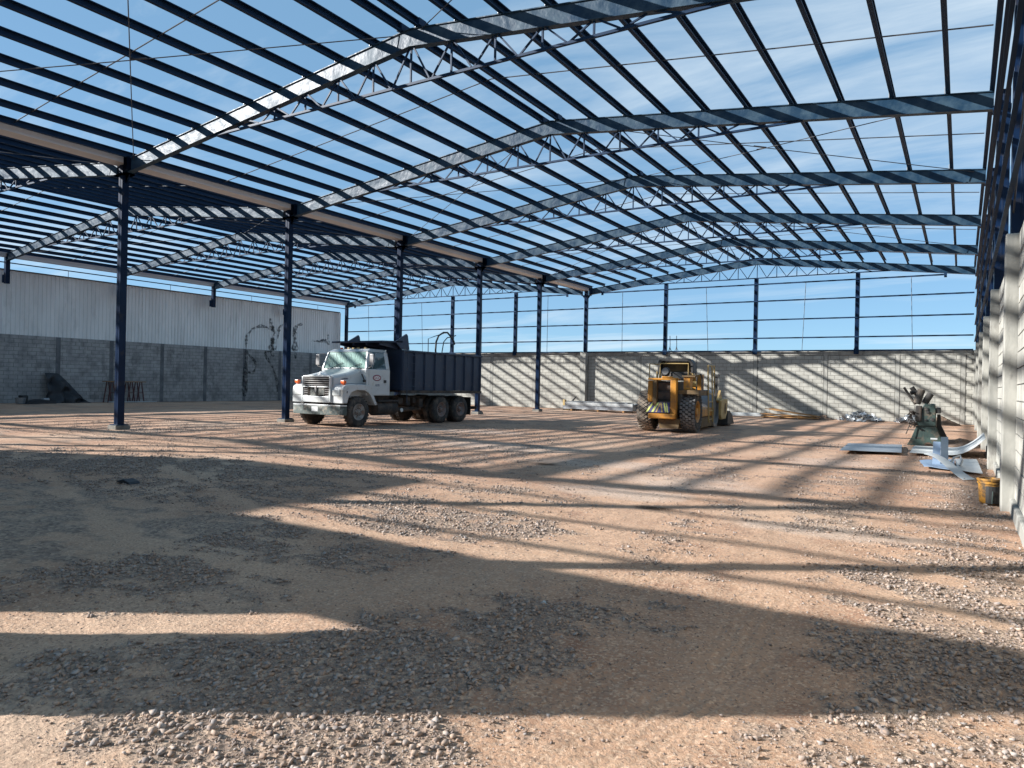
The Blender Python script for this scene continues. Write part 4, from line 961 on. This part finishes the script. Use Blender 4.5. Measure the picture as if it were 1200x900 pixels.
# ------------------------------------------------------------------ road roller
rl = thing('road_roller', 'yellow road roller seen from behind with diamond tread tyres and striped rear panel', 'road roller', (-8.45, 24, 0))
def lug_tyre(x0, x1, y, r, pat):
    hub = bpy.data.objects.new('wheel', None); COL.objects.link(hub); hub.parent = rl; ORIG[hub.name] = ORIG[rl.name]
    w = x1 - x0; c = ((x0 + x1) / 2, y, r); s = 1
    prof = [(-w / 2 + .03, r * .52), (-w / 2, r * .70), (-w / 2 + .015, r * .86), (-w / 2 + .07, r * .945), (-w * .2, r * .975), (w * .2, r * .975), (w / 2 - .07, r * .945), (w / 2 - .015, r * .86), (w / 2, r * .70), (w / 2 - .03, r * .52)]
    MB().lathe(prof, c, 'x', 48, (0, 0)).build('tyre', Mt['rubber'], hub, smooth=True)
    lg = MB(); rows = 32 if pat else 30; colsn = 5
    for i in range(rows):
        for j in range(colsn):
            a = 2 * pi * (i + .5 * (j % 2)) / rows; xx = c[0] + (j - (colsn - 1) / 2) * w * (.165 if pat else .20)
            rr_ = r * (.985 - .018 * abs(j - 2) ** 1.5)
            rad = Vector((0, cos(a), sin(a))); tan = Vector((0, -sin(a), cos(a))); ex = Vector((1, 0, 0))
            p = Vector((xx, y, r)) + rad * (rr_ - .02)
            if pat:
                q = [p + ex * (w * .142), p + tan * (r * .077), p - ex * (w * .142), p - tan * (r * .077)]
            else:
                q = [p + ex * (w * .085) + tan * r * .075, p - ex * (w * .085) + tan * r * .055, p - ex * (w * .085) - tan * r * .075, p + ex * (w * .085) - tan * r * .055]
            lg.hexa(q, [v + rad * .036 for v in q])
    lg.build('tread', Mt['sunlit_treaddust' if pat else 'treadgrey'], hub, kind='stuff')
    d = 1 if x1 > -8 else -1; xf = x1 if d > 0 else x0
    MB().lathe([(-.04 * d, r * .53), (-.02 * d, r * .52), (-.06 * d, r * .42), (-.14 * d, r * .36), (-.14 * d, r * .2), (-.04 * d, r * .17), (-.02 * d, r * .05)], (xf, y, r), 'x', 28, (0, 1)).build('rim', Mt['yellow'], hub, smooth=True)
lug_tyre(-9.46, -8.94, 23.72, .70, True); lug_tyre(-7.98, -7.50, 23.72, .70, False)
rb_ = MB().box(-9.05, -8.86, 22.98, 24.9, 1.0, 1.72).build('side_hood', Mt['yellow'], rl, bevel=.05)
MB().box(-8.86, -8.72, 22.92, 23.1, .62, 1.78).build('rear_post', Mt['brown'], rl, bevel=.02)
MB().box(-8.26, -8.06, 22.90, 23.12, .46, 1.82).build('rear_post', Mt['yellow'], rl, bevel=.02)
MB().box(-9.02, -8.06, 22.9, 23.5, 1.73, 1.80).box(-8.55, -8.2, 22.88, 23.05, 1.80, 1.86).build('top_beam', Mt['yellow'], rl, bevel=.02)
MB().box(-8.9, -8.2, 23.14, 24.8, .55, 1.70).build('engine', Mt['black'], rl, bevel=.02)
for i in range(3): MB().box(-8.72, -8.27, 23.10, 23.135, .78 + i * .31, 1.02 + i * .31).build('engine_cover', Mt['chassis'] if i else Mt['darkrim'], rl, bevel=.015)
# striped panel: slats of violet, lime and cream laid as chevrons on a sloping plate
pn = MB().hexa([(-9.02, 22.80, .66), (-8.26, 22.80, .66), (-8.26, 22.84, .66), (-9.02, 22.84, .66)], [(-8.94, 22.98, .99), (-8.28, 22.98, .99), (-8.28, 23.02, .99), (-8.94, 23.02, .99)]).build('stripe_panel', Mt['purple'], rl)
def slant(x, z): return (x, 22.797 + (z - .66) / .33 * .18, z)
for xa, xb, wd, m in ((-9.04, -8.88, .065, 'lime'), (-8.86, -8.72, .075, 'lime'), (-8.72, -8.62, .05, 'cream'), (-8.52, -8.60, .05, 'cream'), (-8.40, -8.50, .05, 'lime'), (-8.33, -8.42, .04, 'lime')):
    lo = [slant(xa, .67), slant(xa + wd, .67)]; hi = [slant(xb + wd, .98), slant(xb, .98)]
    q = [Vector(v) for v in (lo + hi)]; t_ = Vector((0, -.004, .002))
    MB().add(q + [v + t_ for v in q], [(0, 1, 2, 3), (7, 6, 5, 4), (0, 4, 5, 1), (1, 5, 6, 2), (2, 6, 7, 3), (3, 7, 4, 0)]).build('stripe', Mt[m], pn)
MB().box(-8.96, -8.06, 22.78, 23.02, .46, .63).build('rear_bumper', Mt['yellow'], rl, bevel=.03)
MB().prism([(-8.62, .14), (-8.0, .14), (-7.96, .455), (-8.68, .455)], 'y', 23.0, 24.2).build('belly_plate', Mt['brown'], rl)
MB().box(-8.05, -7.36, 23.1, 24.6, 1.36, 1.42).box(-8.05, -7.36, 23.08, 23.12, 1.28, 1.42).box(-7.42, -7.36, 23.1, 24.6, 1.24, 1.36).build('fender', Mt['brown'], rl, bevel=.01)
MB().box(-7.90, -7.68, 23.2, 23.6, 1.42, 1.85).box(-8.0, -7.5, 24.3, 24.5, 1.42, 1.95).build('control_box', Mt['yellow'], rl, bevel=.02)
MB().box(-7.94, -7.52, 23.15, 23.65, 1.85, 1.90).build('control_lid', Mt['brown'], rl)
for x, y in ((-7.62, 23.9), (-7.5, 24.2)): MB().tube([(x, y, 1.42), (x, y, 1.86), (x - .06, y, 1.97)], .028, 7).build('lever', Mt['black'], rl)
MB().lathe([(-.1, .02), (-.08, .10), (.08, .10), (.1, .02)], (-7.70, 23.9, 1.62), 'x', 14).build('beacon', Mt['cream'], rl, smooth=True)
# low canopy over the seat
cn = MB()
prof = [(-9.14, 2.0), (-9.14, 2.38), (-9.08, 2.48), (-8.96, 2.52), (-8.1, 2.52), (-7.98, 2.47), (-7.90, 2.36), (-7.86, 2.0)]
inn = [(-7.95, 2.0), (-7.98, 2.34), (-8.06, 2.42), (-8.98, 2.42), (-9.05, 2.34), (-9.05, 2.0)]
cn.prism((prof + inn)[::-1], 'y', 24.55, 25.05)
cn.build('canopy', Mt['black'], rl, bevel=.01)
MB().box(-9.1, -7.98, 24.95, 24.99, 1.9, 2.41).build('seat_panel', Mt['brown'], rl)
fr = MB()
fr.tube([(-9.02, 24.45, 1.8), (-9.02, 24.45, 2.33), (-8.03, 24.45, 2.33), (-8.03, 24.45, 1.8)], .022, 6)
for x in (-9.17, -7.91): fr.tube([(x, 25.0, 1.2), (x, 25.0, 2.05)], .04, 8); fr.tube([(x, 24.62, 1.7), (x, 24.62, 2.05)], .035, 8)
fr.build('canopy_frame', Mt['cream'], rl)
MB().tube([(-9.28, 24.0, 1.8), (-9.28, 24.0, 2.3), (-9.1, 24.5, 2.3)], .018, 6).build('rear_rail', Mt['cream'], rl)
MB().box(-8.75, -8.05, 24.65, 24.9, 1.75, 2.05).build('seat', Mt['black'], rl, bevel=.05)
wl = MB().lathe([(-.10, .05), (-.09, .135), (.02, .15), (.09, .14), (.10, .02)], (-8.70, 24.0, 2.04), 'y', 20).build('work_lamp', Mt['black'], rl, smooth=True)
MB().lathe([(-.012, .11), (0, .12)], (-8.70, 23.895, 2.04), 'y', 20).build('lens', Mt['drum'], wl, smooth=True)
MB().box(-8.75, -8.65, 23.96, 24.04, 1.80, 1.90).build('lamp_bracket', Mt['black'], rl)
# ladder and handrails on the right side
ld = MB()
for y in (24.45, 25.15): ld.tube([(-7.30, y, .32), (-7.34, y, 1.42), (-7.36, y, 2.27)], .026, 7)
ld.tube([(-7.36, 24.45, 2.27), (-7.36, 25.55, 2.29), (-7.36, 25.6, 1.3)], .024, 7)
for z in (.42, .72, 1.02, 1.3): ld.tube([(-7.32, 24.45, z), (-7.32, 25.15, z)], .02, 6)
ld.build('ladder', Mt['cream'], rl)
MB().box(-7.44, -7.34, 26.05, 26.15, 1.2, 1.98).box(-7.5, -7.3, 26.0, 26.3, 1.92, 1.99).build('rail_post', Mt['black'], rl)
MB().box(-8.9, -7.6, 24.8, 26.9, .48, .78).build('articulated_frame', Mt['yellow'], rl, bevel=.03)
MB().box(-8.7, -7.6, 24.7, 26.8, .12, .46).build('under_frame', Mt['brown'], rl)
MB().lathe([(-.80, .05), (-.80, .55), (-.78, .72), (.78, .72), (.80, .70), (.80, .60), (.70, .55), (.68, .05)], (-8.45, 27.5, .72), 'x', 48).build('drum', Mt['drum'], rl, smooth=True)
MB().prism([(26.7, .50), (26.7, 1.05), (27.1, 1.10), (28.0, 1.10), (28.05, .98), (27.95, .55), (27.65, .34), (26.85, .34)], 'x', -7.40, -7.30).build('drum_yoke', Mt['cream'], rl, bevel=.02)
MB().prism([(27.47 + .10 * cos(2 * pi * i / 16), .74 + .20 * sin(2 * pi * i / 16)) for i in range(16)], 'x', -7.298, -7.28).build('yoke_hole', Mt['brown'], rl)
MB().prism([(26.7, 1.05), (27.2, 1.42), (27.5, 1.10), (26.95, .95)], 'x', -7.50, -7.42).build('yoke_arm', Mt['cream'], rl)
MB().prism([(28.4, .06), (29.9, .06), (29.5, .40), (28.9, .62), (28.4, .62)], 'x', -9.4, -7.35).build('front_scraper', Mt['black'], rl, bevel=.03)

rl.rotation_euler.z = radians(5.5)

# ------------------------------------------------------------------ green sheet metal machine by the right wall
def mc(zx, zy): return (-1.605 + zx * .001876, (812 - zy) * .00218)
gmn = thing('bending_machine', 'green sheet metal bending machine with black rollers raised, beside the right-hand wall', 'machine', (-.8, 23.6, 0))
leg = [mc(150, 812), (mc(205, 720)), mc(272, 560), mc(520, 560), mc(600, 720), mc(650, 812), mc(500, 812), mc(480, 785), mc(440, 768), mc(400, 775), mc(375, 812)]
for y in (23.50, 24.10): MB().prism(leg[::-1], 'y', y, y + .05).build('leg_frame', Mt['green'], gmn, bevel=.006)
MB().box(mc(260, 0)[0], mc(335, 0)[0], 23.494, 23.499, mc(0, 725)[1], mc(0, 710)[1]).build('slot', Mt['black'], gmn)
MB().box(mc(460, 0)[0], mc(550, 0)[0], 23.494, 23.499, mc(0, 728)[1], mc(0, 708)[1]).build('slot', Mt['whitesheet'], gmn)
bdy = [mc(275, 558), mc(268, 480), mc(340, 400), mc(350, 300), mc(380, 262), mc(430, 280), mc(520, 330), mc(525, 558)]
MB().prism(bdy[::-1], 'y', 23.46, 24.0).build('body', Mt['green'], gmn, bevel=.02)
MB().prism([mc(530, 410), mc(575, 410), mc(590, 560), mc(690, 750), mc(600, 740), mc(525, 620)][::-1], 'y', 24.16, 24.4).build('rear_leg', Mt['black'], gmn)
MB().box(mc(520, 0)[0], mc(585, 0)[0], 23.5, 24.0, mc(0, 392)[1], mc(0, 315)[1]).build('gear_case', Mt['black'], gmn, bevel=.02)
MB().box(mc(440, 0)[0], mc(510, 0)[0], 23.5, 24.1, mc(0, 330)[1], mc(0, 270)[1]).build('gear_case', Mt['green'], gmn, bevel=.03)
MB().box(mc(255, 0)[0], mc(340, 0)[0], 23.40, 23.8, mc(0, 500)[1], mc(0, 300)[1]).build('side_block', Mt['chassis'], gmn, bevel=.03)
for a, b_, rad, yy in (((95, 62), (250, 285), .028, 23.55), ((190, 60), (285, 180), .055, 23.8), ((270, 270), (330, 90), .085, 23.5), ((365, 265), (445, 140), .075, 23.9), ((180, 135), (250, 120), .05, 23.75)):
    p, q = mc(*a), mc(*b_); MB().tube([(p[0], yy, p[1]), (q[0], yy + .05, q[1])], rad * 1.2, 10).build('roller', Mt['rubber'], gmn, smooth=True)
tg = MB(); r_ = random.Random(5)
for i in range(26):
    x, z = mc(r_.uniform(170, 260), r_.uniform(340, 540)); tg.beam((x, r_.uniform(23.3, 23.7), z), (x + r_.uniform(-.1, .1), r_.uniform(23.3, 23.7), z - r_.uniform(.03, .16)), .02, .03)
tg.tube([(mc(230, 0)[0], 23.4, mc(0, 480)[1]), (mc(180, 0)[0], 23.35, mc(0, 560)[1]), (mc(140, 0)[0], 23.33, mc(0, 670)[1])], .014, 6)
tg.build('chain_tangle', Mt['chassis'], gmn, kind='stuff')
for zx, zy, w in ((395, 480, .03), (480, 470, .05), (420, 380, .04), (400, 340, .05)):
    x, z = mc(zx, zy); MB().lathe([(-.03, .005), (-.025, w), (0, w)], (x, 23.45, z), 'y', 12).build('knob', Mt['black'], gmn)

# ------------------------------------------------------------------ sheets, scraps and bucket on the right
def flat(name, pts, zs, m, label, cat, wav=.0, group=None, t=.006):
    a, b, c, d = [Vector((*p, z)) for p, z in zip(pts, zs)]; G = []
    for i in range(9):
        u = i / 8; G.append([a.lerp(b, u).lerp(d.lerp(c, u), v / 4) + Vector((0, 0, wav * (sin(u * 9) * .5 + sin(v * 1.7 + u * 4)))) for v in range(5)])
    mb = MB().sheet(G, (0, 0, t))
    return single(mb, name, m, label, cat, group)
flat('metal_sheet', [(-2.51, 19.1), (-1.21, 19.6), (-1.39, 22.6), (-2.65, 21.8)], [.05] * 4, Mt['galv'], 'flat blue grey metal sheet lying on the dirt left of the green machine', 'metal sheet', .006)
G = []
for i in range(15):
    u = i / 14; x = -1.05 + u * 1.52; z = .05 + (.0 if u < .55 else .42 * ((u - .55) / .45) ** 2)
    G.append([(x, y + (.25 if u > .6 else 0) * (u - .6), z + dz) for y, dz in ((19.75, 0), (20.5, .012), (20.55, .035), (21.3, .045), (21.35, .02), (22.0, .03))])
single(MB().sheet(G, (0, 0, .006)), 'curved_sheet', Mt['whitesheet'], 'long pale sheet curving up against the concrete pillar in front of the green machine', 'metal sheet')
flat('scrap_sheet', [(-.05, 15.9), (.34, 15.6), (.28, 18.3), (-.12, 18.5)], [.05, .05, .10, .06], Mt['whitesheet'], 'plain pale rectangular sheet offcut near the yellow bucket', 'metal sheet', .004)
flat('scrap_sheet', [(-.62, 16.4), (-.10, 15.9), (-.12, 18.2), (-.75, 17.6)], [.04, .05, .08, .05], Mt['bluefilm'], 'bluish sheet offcut lying under the bent white strip', 'metal sheet', .01)
G = []
for i in range(10):
    u = i / 9; G.append([(-.66 + u * .70, 17.3 - u * 2.6, .22 - u * .17 + .05 * sin(u * 5)), (-.56 + u * .78, 17.4 - u * 2.55, .25 - u * .19 + .05 * sin(u * 5))])
single(MB().sheet(G, (0, 0, .006)), 'bent_strip', Mt['whitesheet'], 'narrow bent white strip lying across the bluish offcut', 'metal strip')
an = MB().hexa([(-.50, 17.1, .03), (-.36, 17.1, .03), (-.36, 17.11, .03), (-.50, 17.11, .03)], [(-.49, 17.14, .50), (-.36, 17.14, .50), (-.36, 17.15, .50), (-.49, 17.15, .50)])
an.hexa([(-.355, 17.1, .03), (-.22, 17.25, .03), (-.22, 17.26, .03), (-.355, 17.11, .03)], [(-.355, 17.12, .60), (-.23, 17.25, .60), (-.23, 17.26, .60), (-.355, 17.13, .60)])
single(an, 'folded_sheet', Mt['bluefilm'], 'small bluish folded sheet standing upright in front of the green machine', 'metal sheet')
cl_ = MB().tube([(-.20, 16.6, .08), (-.12, 16.8, .22), (-.02, 16.9, .26), (.02, 16.9, .16), (-.02, 16.8, .06)], .022, 7)
single(cl_, 'wire_loop', Mt['galv'], 'dull grey hoop of wire on the sheet offcuts', 'wire')
bk = thing('bucket', 'grimy yellow bucket with black side standing against the near pillar', 'bucket', (.34, 11.72, 0))
MB().lathe([(0, .11), (.02, .125), (.27, .14), (.272, .155), (.29, .155), (.292, .142), (.31, .142), (.312, .158), (.335, .158), (.34, .148), (.34, .135), (.1, .12)], (.34, 11.72, .02), 'z', 28).build('shell', Mt['bucket'], bk, smooth=True)
MB().prism([(.34 + .1475 * cos(a), 11.72 + .1475 * sin(a)) for a in np.linspace(-1.95, .3, 10)] + [(.34 + .12 * cos(a), 11.72 + .12 * sin(a)) for a in np.linspace(.3, -1.95, 10)], 'z', .03, .26).build('tar_coat', Mt['black'], bk)
MB().tube([(.36, 11.565, .03), (.365, 11.56, .20)], .008, 6).build('drip', Mt['green'], bk)
# dark earth heap and debris behind the machine
def heap(name, c, rx, ry, h, m, label, cat, seed):
    r = random.Random(seed); G = []
    for i in range(13):
        row = []
        for j in range(13):
            u, v = i / 6 - 1, j / 6 - 1; d = math.hypot(u, v)
            z = h * max(0, 1 - d) ** .8 * r.uniform(.55, 1.1) if d < 1 else -.05
            row.append((c[0] + u * rx * r.uniform(.93, 1.07), c[1] + v * ry, z))
        G.append(row)
    return single(MB().sheet(G, (0, 0, -.03)), name, m, label, cat)
heap('earth_heap', (-.05, 24.7), .55, 1.6, .22, Mt['soil'], 'low dark earth heap on the ground right of the green machine', 'earth heap', 3)
heap('earth_heap', (-.9, 39.3), .9, .8, .42, Mt['soil'], 'brown earth mound against the rear wall right of the scrap', 'earth heap', 4)
def scrap(c, rx, ry, h, n, seed, label):
    r = random.Random(seed); mb = MB()
    for i in range(n):
        a, q = r.uniform(0, 2 * pi), r.random() ** .6
        x, y = c[0] + cos(a) * q * rx, c[1] + sin(a) * q * ry; z = max(.02, h * (1 - q) * r.uniform(.5, 1.05)) + .03
        d = Vector((r.uniform(-1, 1), r.uniform(-1, 1), r.uniform(-.5, .5))).normalized(); e = Vector((r.uniform(-1, 1), r.uniform(-1, 1), r.uniform(-.8, .8))).normalized()
        l1, l2 = r.uniform(.06, .17), r.uniform(.04, .10); p = Vector((x, y, z)); n_ = d.cross(e).normalized() * .006
        mb.sheet([[p - d * l1 - e * l2, p - d * l1 + e * l2], [p + n_ * r.uniform(-4, 8) - e * l2, p + n_ * r.uniform(-4, 8) + e * l2], [p + d * l1 - e * l2, p + d * l1 + e * l2]], n_)
    return single(mb, 'scrap_heap', Mt['galv'], label, 'scrap heap', kind='stuff')
scrap((-4.3, 39.6), 1.05, .8, .50, 190, 8, 'heap of crumpled shiny sheet metal offcuts against the rear wall')
scrap((-2.1, 39.7), .75, .7, .42, 110, 9, 'smaller heap of shiny sheet offcuts behind the green machine')
# timber stack by the rear wall
pl = thing('plank_stack', 'splayed stack of orange brown planks on the ground along the rear wall', 'planks', (-7.6, 39.5, 0))
r_ = random.Random(2)
for i in range(12):
    lv = i // 4; x0 = -8.95 + r_.uniform(-.2, .2) + lv * .1; Lp = r_.uniform(2.0, 2.7); y = 39.1 + (i % 4) * .26 + r_.uniform(-.05, .05)
    z0 = .05 + lv * .13 + (.14 if lv == 2 else 0); z1 = .05 + lv * .035
    a = Vector((x0, y, z0 + .04)); b_ = Vector((x0 + Lp, y + r_.uniform(-.15, .2), z1 + .03))
    MB().beam(a, b_, .22, .035).build('plank', Mt['wood'], pl)
for i in range(3): MB().box(-8.9 + i * .9, -8.8 + i * .9, 39.0, 40.2, 0, .06).build('bearer', Mt['wood'], pl)
heap('earth_heap', (-6.0, 39.6), .55, .6, .28, Mt['soil'], 'small dark clump at the right end of the plank stack', 'earth heap', 6)
wp = thing('pipe_bundle', 'pale slender profiles lying on the ground between the roller and the planks', 'profiles', (-10, 39.4, 0))
for i in range(4): MB().beam((-11.2 - i * .2, 39.0 + i * .25, .10 + .05 * (i % 2)), (-9.0 + i * .1, 39.3 + i * .2, .12 + .06 * (i % 2)), .12, .10).build('profile', Mt['whitesheet'], wp)
# profile bundle left of the roller
pb = thing('profile_stack', 'stack of long pale galvanised profiles on bearers in front of the rear wall', 'profiles', (-18, 38.6, 0))
for lv in range(2):
    for i in range(4):
        y = 38.15 + i * .30; x0, x1 = -20.2 + lv * .15 + i * .05, -15.75 + i * .04
        MB().box(x0, x1, y, y + .25, .10 + lv * .21, .10 + lv * .21 + .19).build('profile', Mt['whitesheet'] if (i + lv) % 3 else Mt['galv'], pb, bevel=.01)
MB().box(-20.0, -16.1, 38.2, 39.2, .523, .56).build('sheet', Mt['galv'], pb)
for x in (-19.6, -17.9, -16.3): MB().box(x - .05, x + .05, 38.1, 39.4, 0, .098).build('bearer', Mt['wood'], pb)
MB().prism([(-15.74, .08), (-14.95, .08), (-14.98, .45), (-15.1, .50), (-15.7, .46)], 'y', 38.1, 39.2).build('strapped_end', Mt['black'], pb, bevel=.03)
single(MB().box(-20.75, -20.62, 39.2, 39.35, 0, .62).box(-20.75, -20.3, 39.2, 39.35, 0, .10).box(-20.35, -20.05, 39.0, 39.3, .1, .17), 'offcut', Mt['cream'], 'small cream L shaped offcut standing at the left end of the profile stack', 'offcut')
single(MB().beam((-20.0, 39.0, .55), (-19.75, 39.0, .82), .16, .05), 'batten', Mt['black'], 'short black batten leaning on the left end of the profile stack', 'batten')

# ------------------------------------------------------------------ things along the shaded left wall
tp = []
for i in range(29):
    u = i / 28; y = 19.16 + u * 2.15
    top = 1.60 - .08 * u if u < .3 else max(.0, 1.576 * (1 - ((u - .3) / .7) ** 1.12))
    row = []
    for j in range(15):
        v = j / 14; z = top * (1 - v); fold = .10 * sin(u * 17 + v * 6) + .09 * sin(v * 13 + u * 9) + .05 * sin(u * 31)
        row.append((-40.95 + .15 + v * (.55 + .35 * sin(u * 3)) + fold * 1.3 * min(1, v * 3), y + fold * .2 * v, max(.0, z)))
    tp.append(row)
tp = [[(-41.0, p[0][1], p[0][2]) for p in [r]] + r for r in tp]
single(MB().sheet(tp, (.02, 0, -.01)), 'tarpaulin', Mt['tarp'], 'black tarpaulin draped over a tall heap against the left wall', 'tarpaulin', smooth=True)
tsl = thing('trestle_table', 'pair of rusty red trestles carrying a plank by the left wall', 'trestles', (-40.4, 23.2, 0))
MB().box(-40.75, -40.2, 22.12, 24.35, 1.16, 1.20).build('plank', Mt['wood'], tsl)
for y in (22.4, 23.5, 24.05):
    for s in (-1, 1):
        for x in (-40.7, -40.25): bar('leg', (x, y + s * .22, 0), (x, y + s * .05, 1.158), .045, .045, Mt['redsteel'], tsl)
    bar('crossbar', (-40.25, y - .18, .55), (-40.25, y + .18, .55), .04, .04, Mt['redsteel'], tsl)
MB().box(-40.8, -40.0, 22.2, 24.9, .02, .06).build('floor_board', Mt['whitesheet'], tsl)
single(MB().lathe([(0, .20), (.28, .24), (.30, .25), (.30, .22), (.05, .18)], (-40.0, 17.68, .02), 'z', 20), 'tub', Mt['galv'], 'grey tub on the ground by the shaded left wall', 'tub', smooth=True)
single(MB().box(-40.3, -39.9, 17.7, 18.0, .01, .42), 'canister', Mt['black'], 'dark canister standing behind the grey tub', 'canister', bevel=.03)
single(MB().prism([(17.8, .0), (19.2, .0), (19.1, .16), (18.5, .22), (18.0, .14)], 'x', -40.4, -39.6), 'folded_tarp', Mt['tarp'], 'low folded dark tarp between the tub and the tall black tarpaulin', 'tarpaulin')
single(MB().prism([(18.55, .05), (18.9, .05), (18.85, .30), (18.6, .30)], 'x', -39.9, -39.62), 'box', Mt['galv'], 'small grey box on the folded dark tarp', 'box', bevel=.02)
# bits on the open ground
single(MB().prism([(-9.98, .02), (-9.62, .02), (-9.66, .05), (-9.8, .08), (-9.92, .05)], 'y', 5.62, 5.78), 'bag_scrap', Mt['tarp'], 'flat black scrap of plastic lying alone in the large shaded area', 'scrap', bevel=.01)
single(MB().prism([(-2.40, .02), (-2.355, .02), (-2.35, .03), (-2.38, .04)], 'y', 4.26, 4.285), 'paper_scrap', Mt['whitesheet'], 'tiny white scrap among grey stones in the foreground shade', 'scrap')
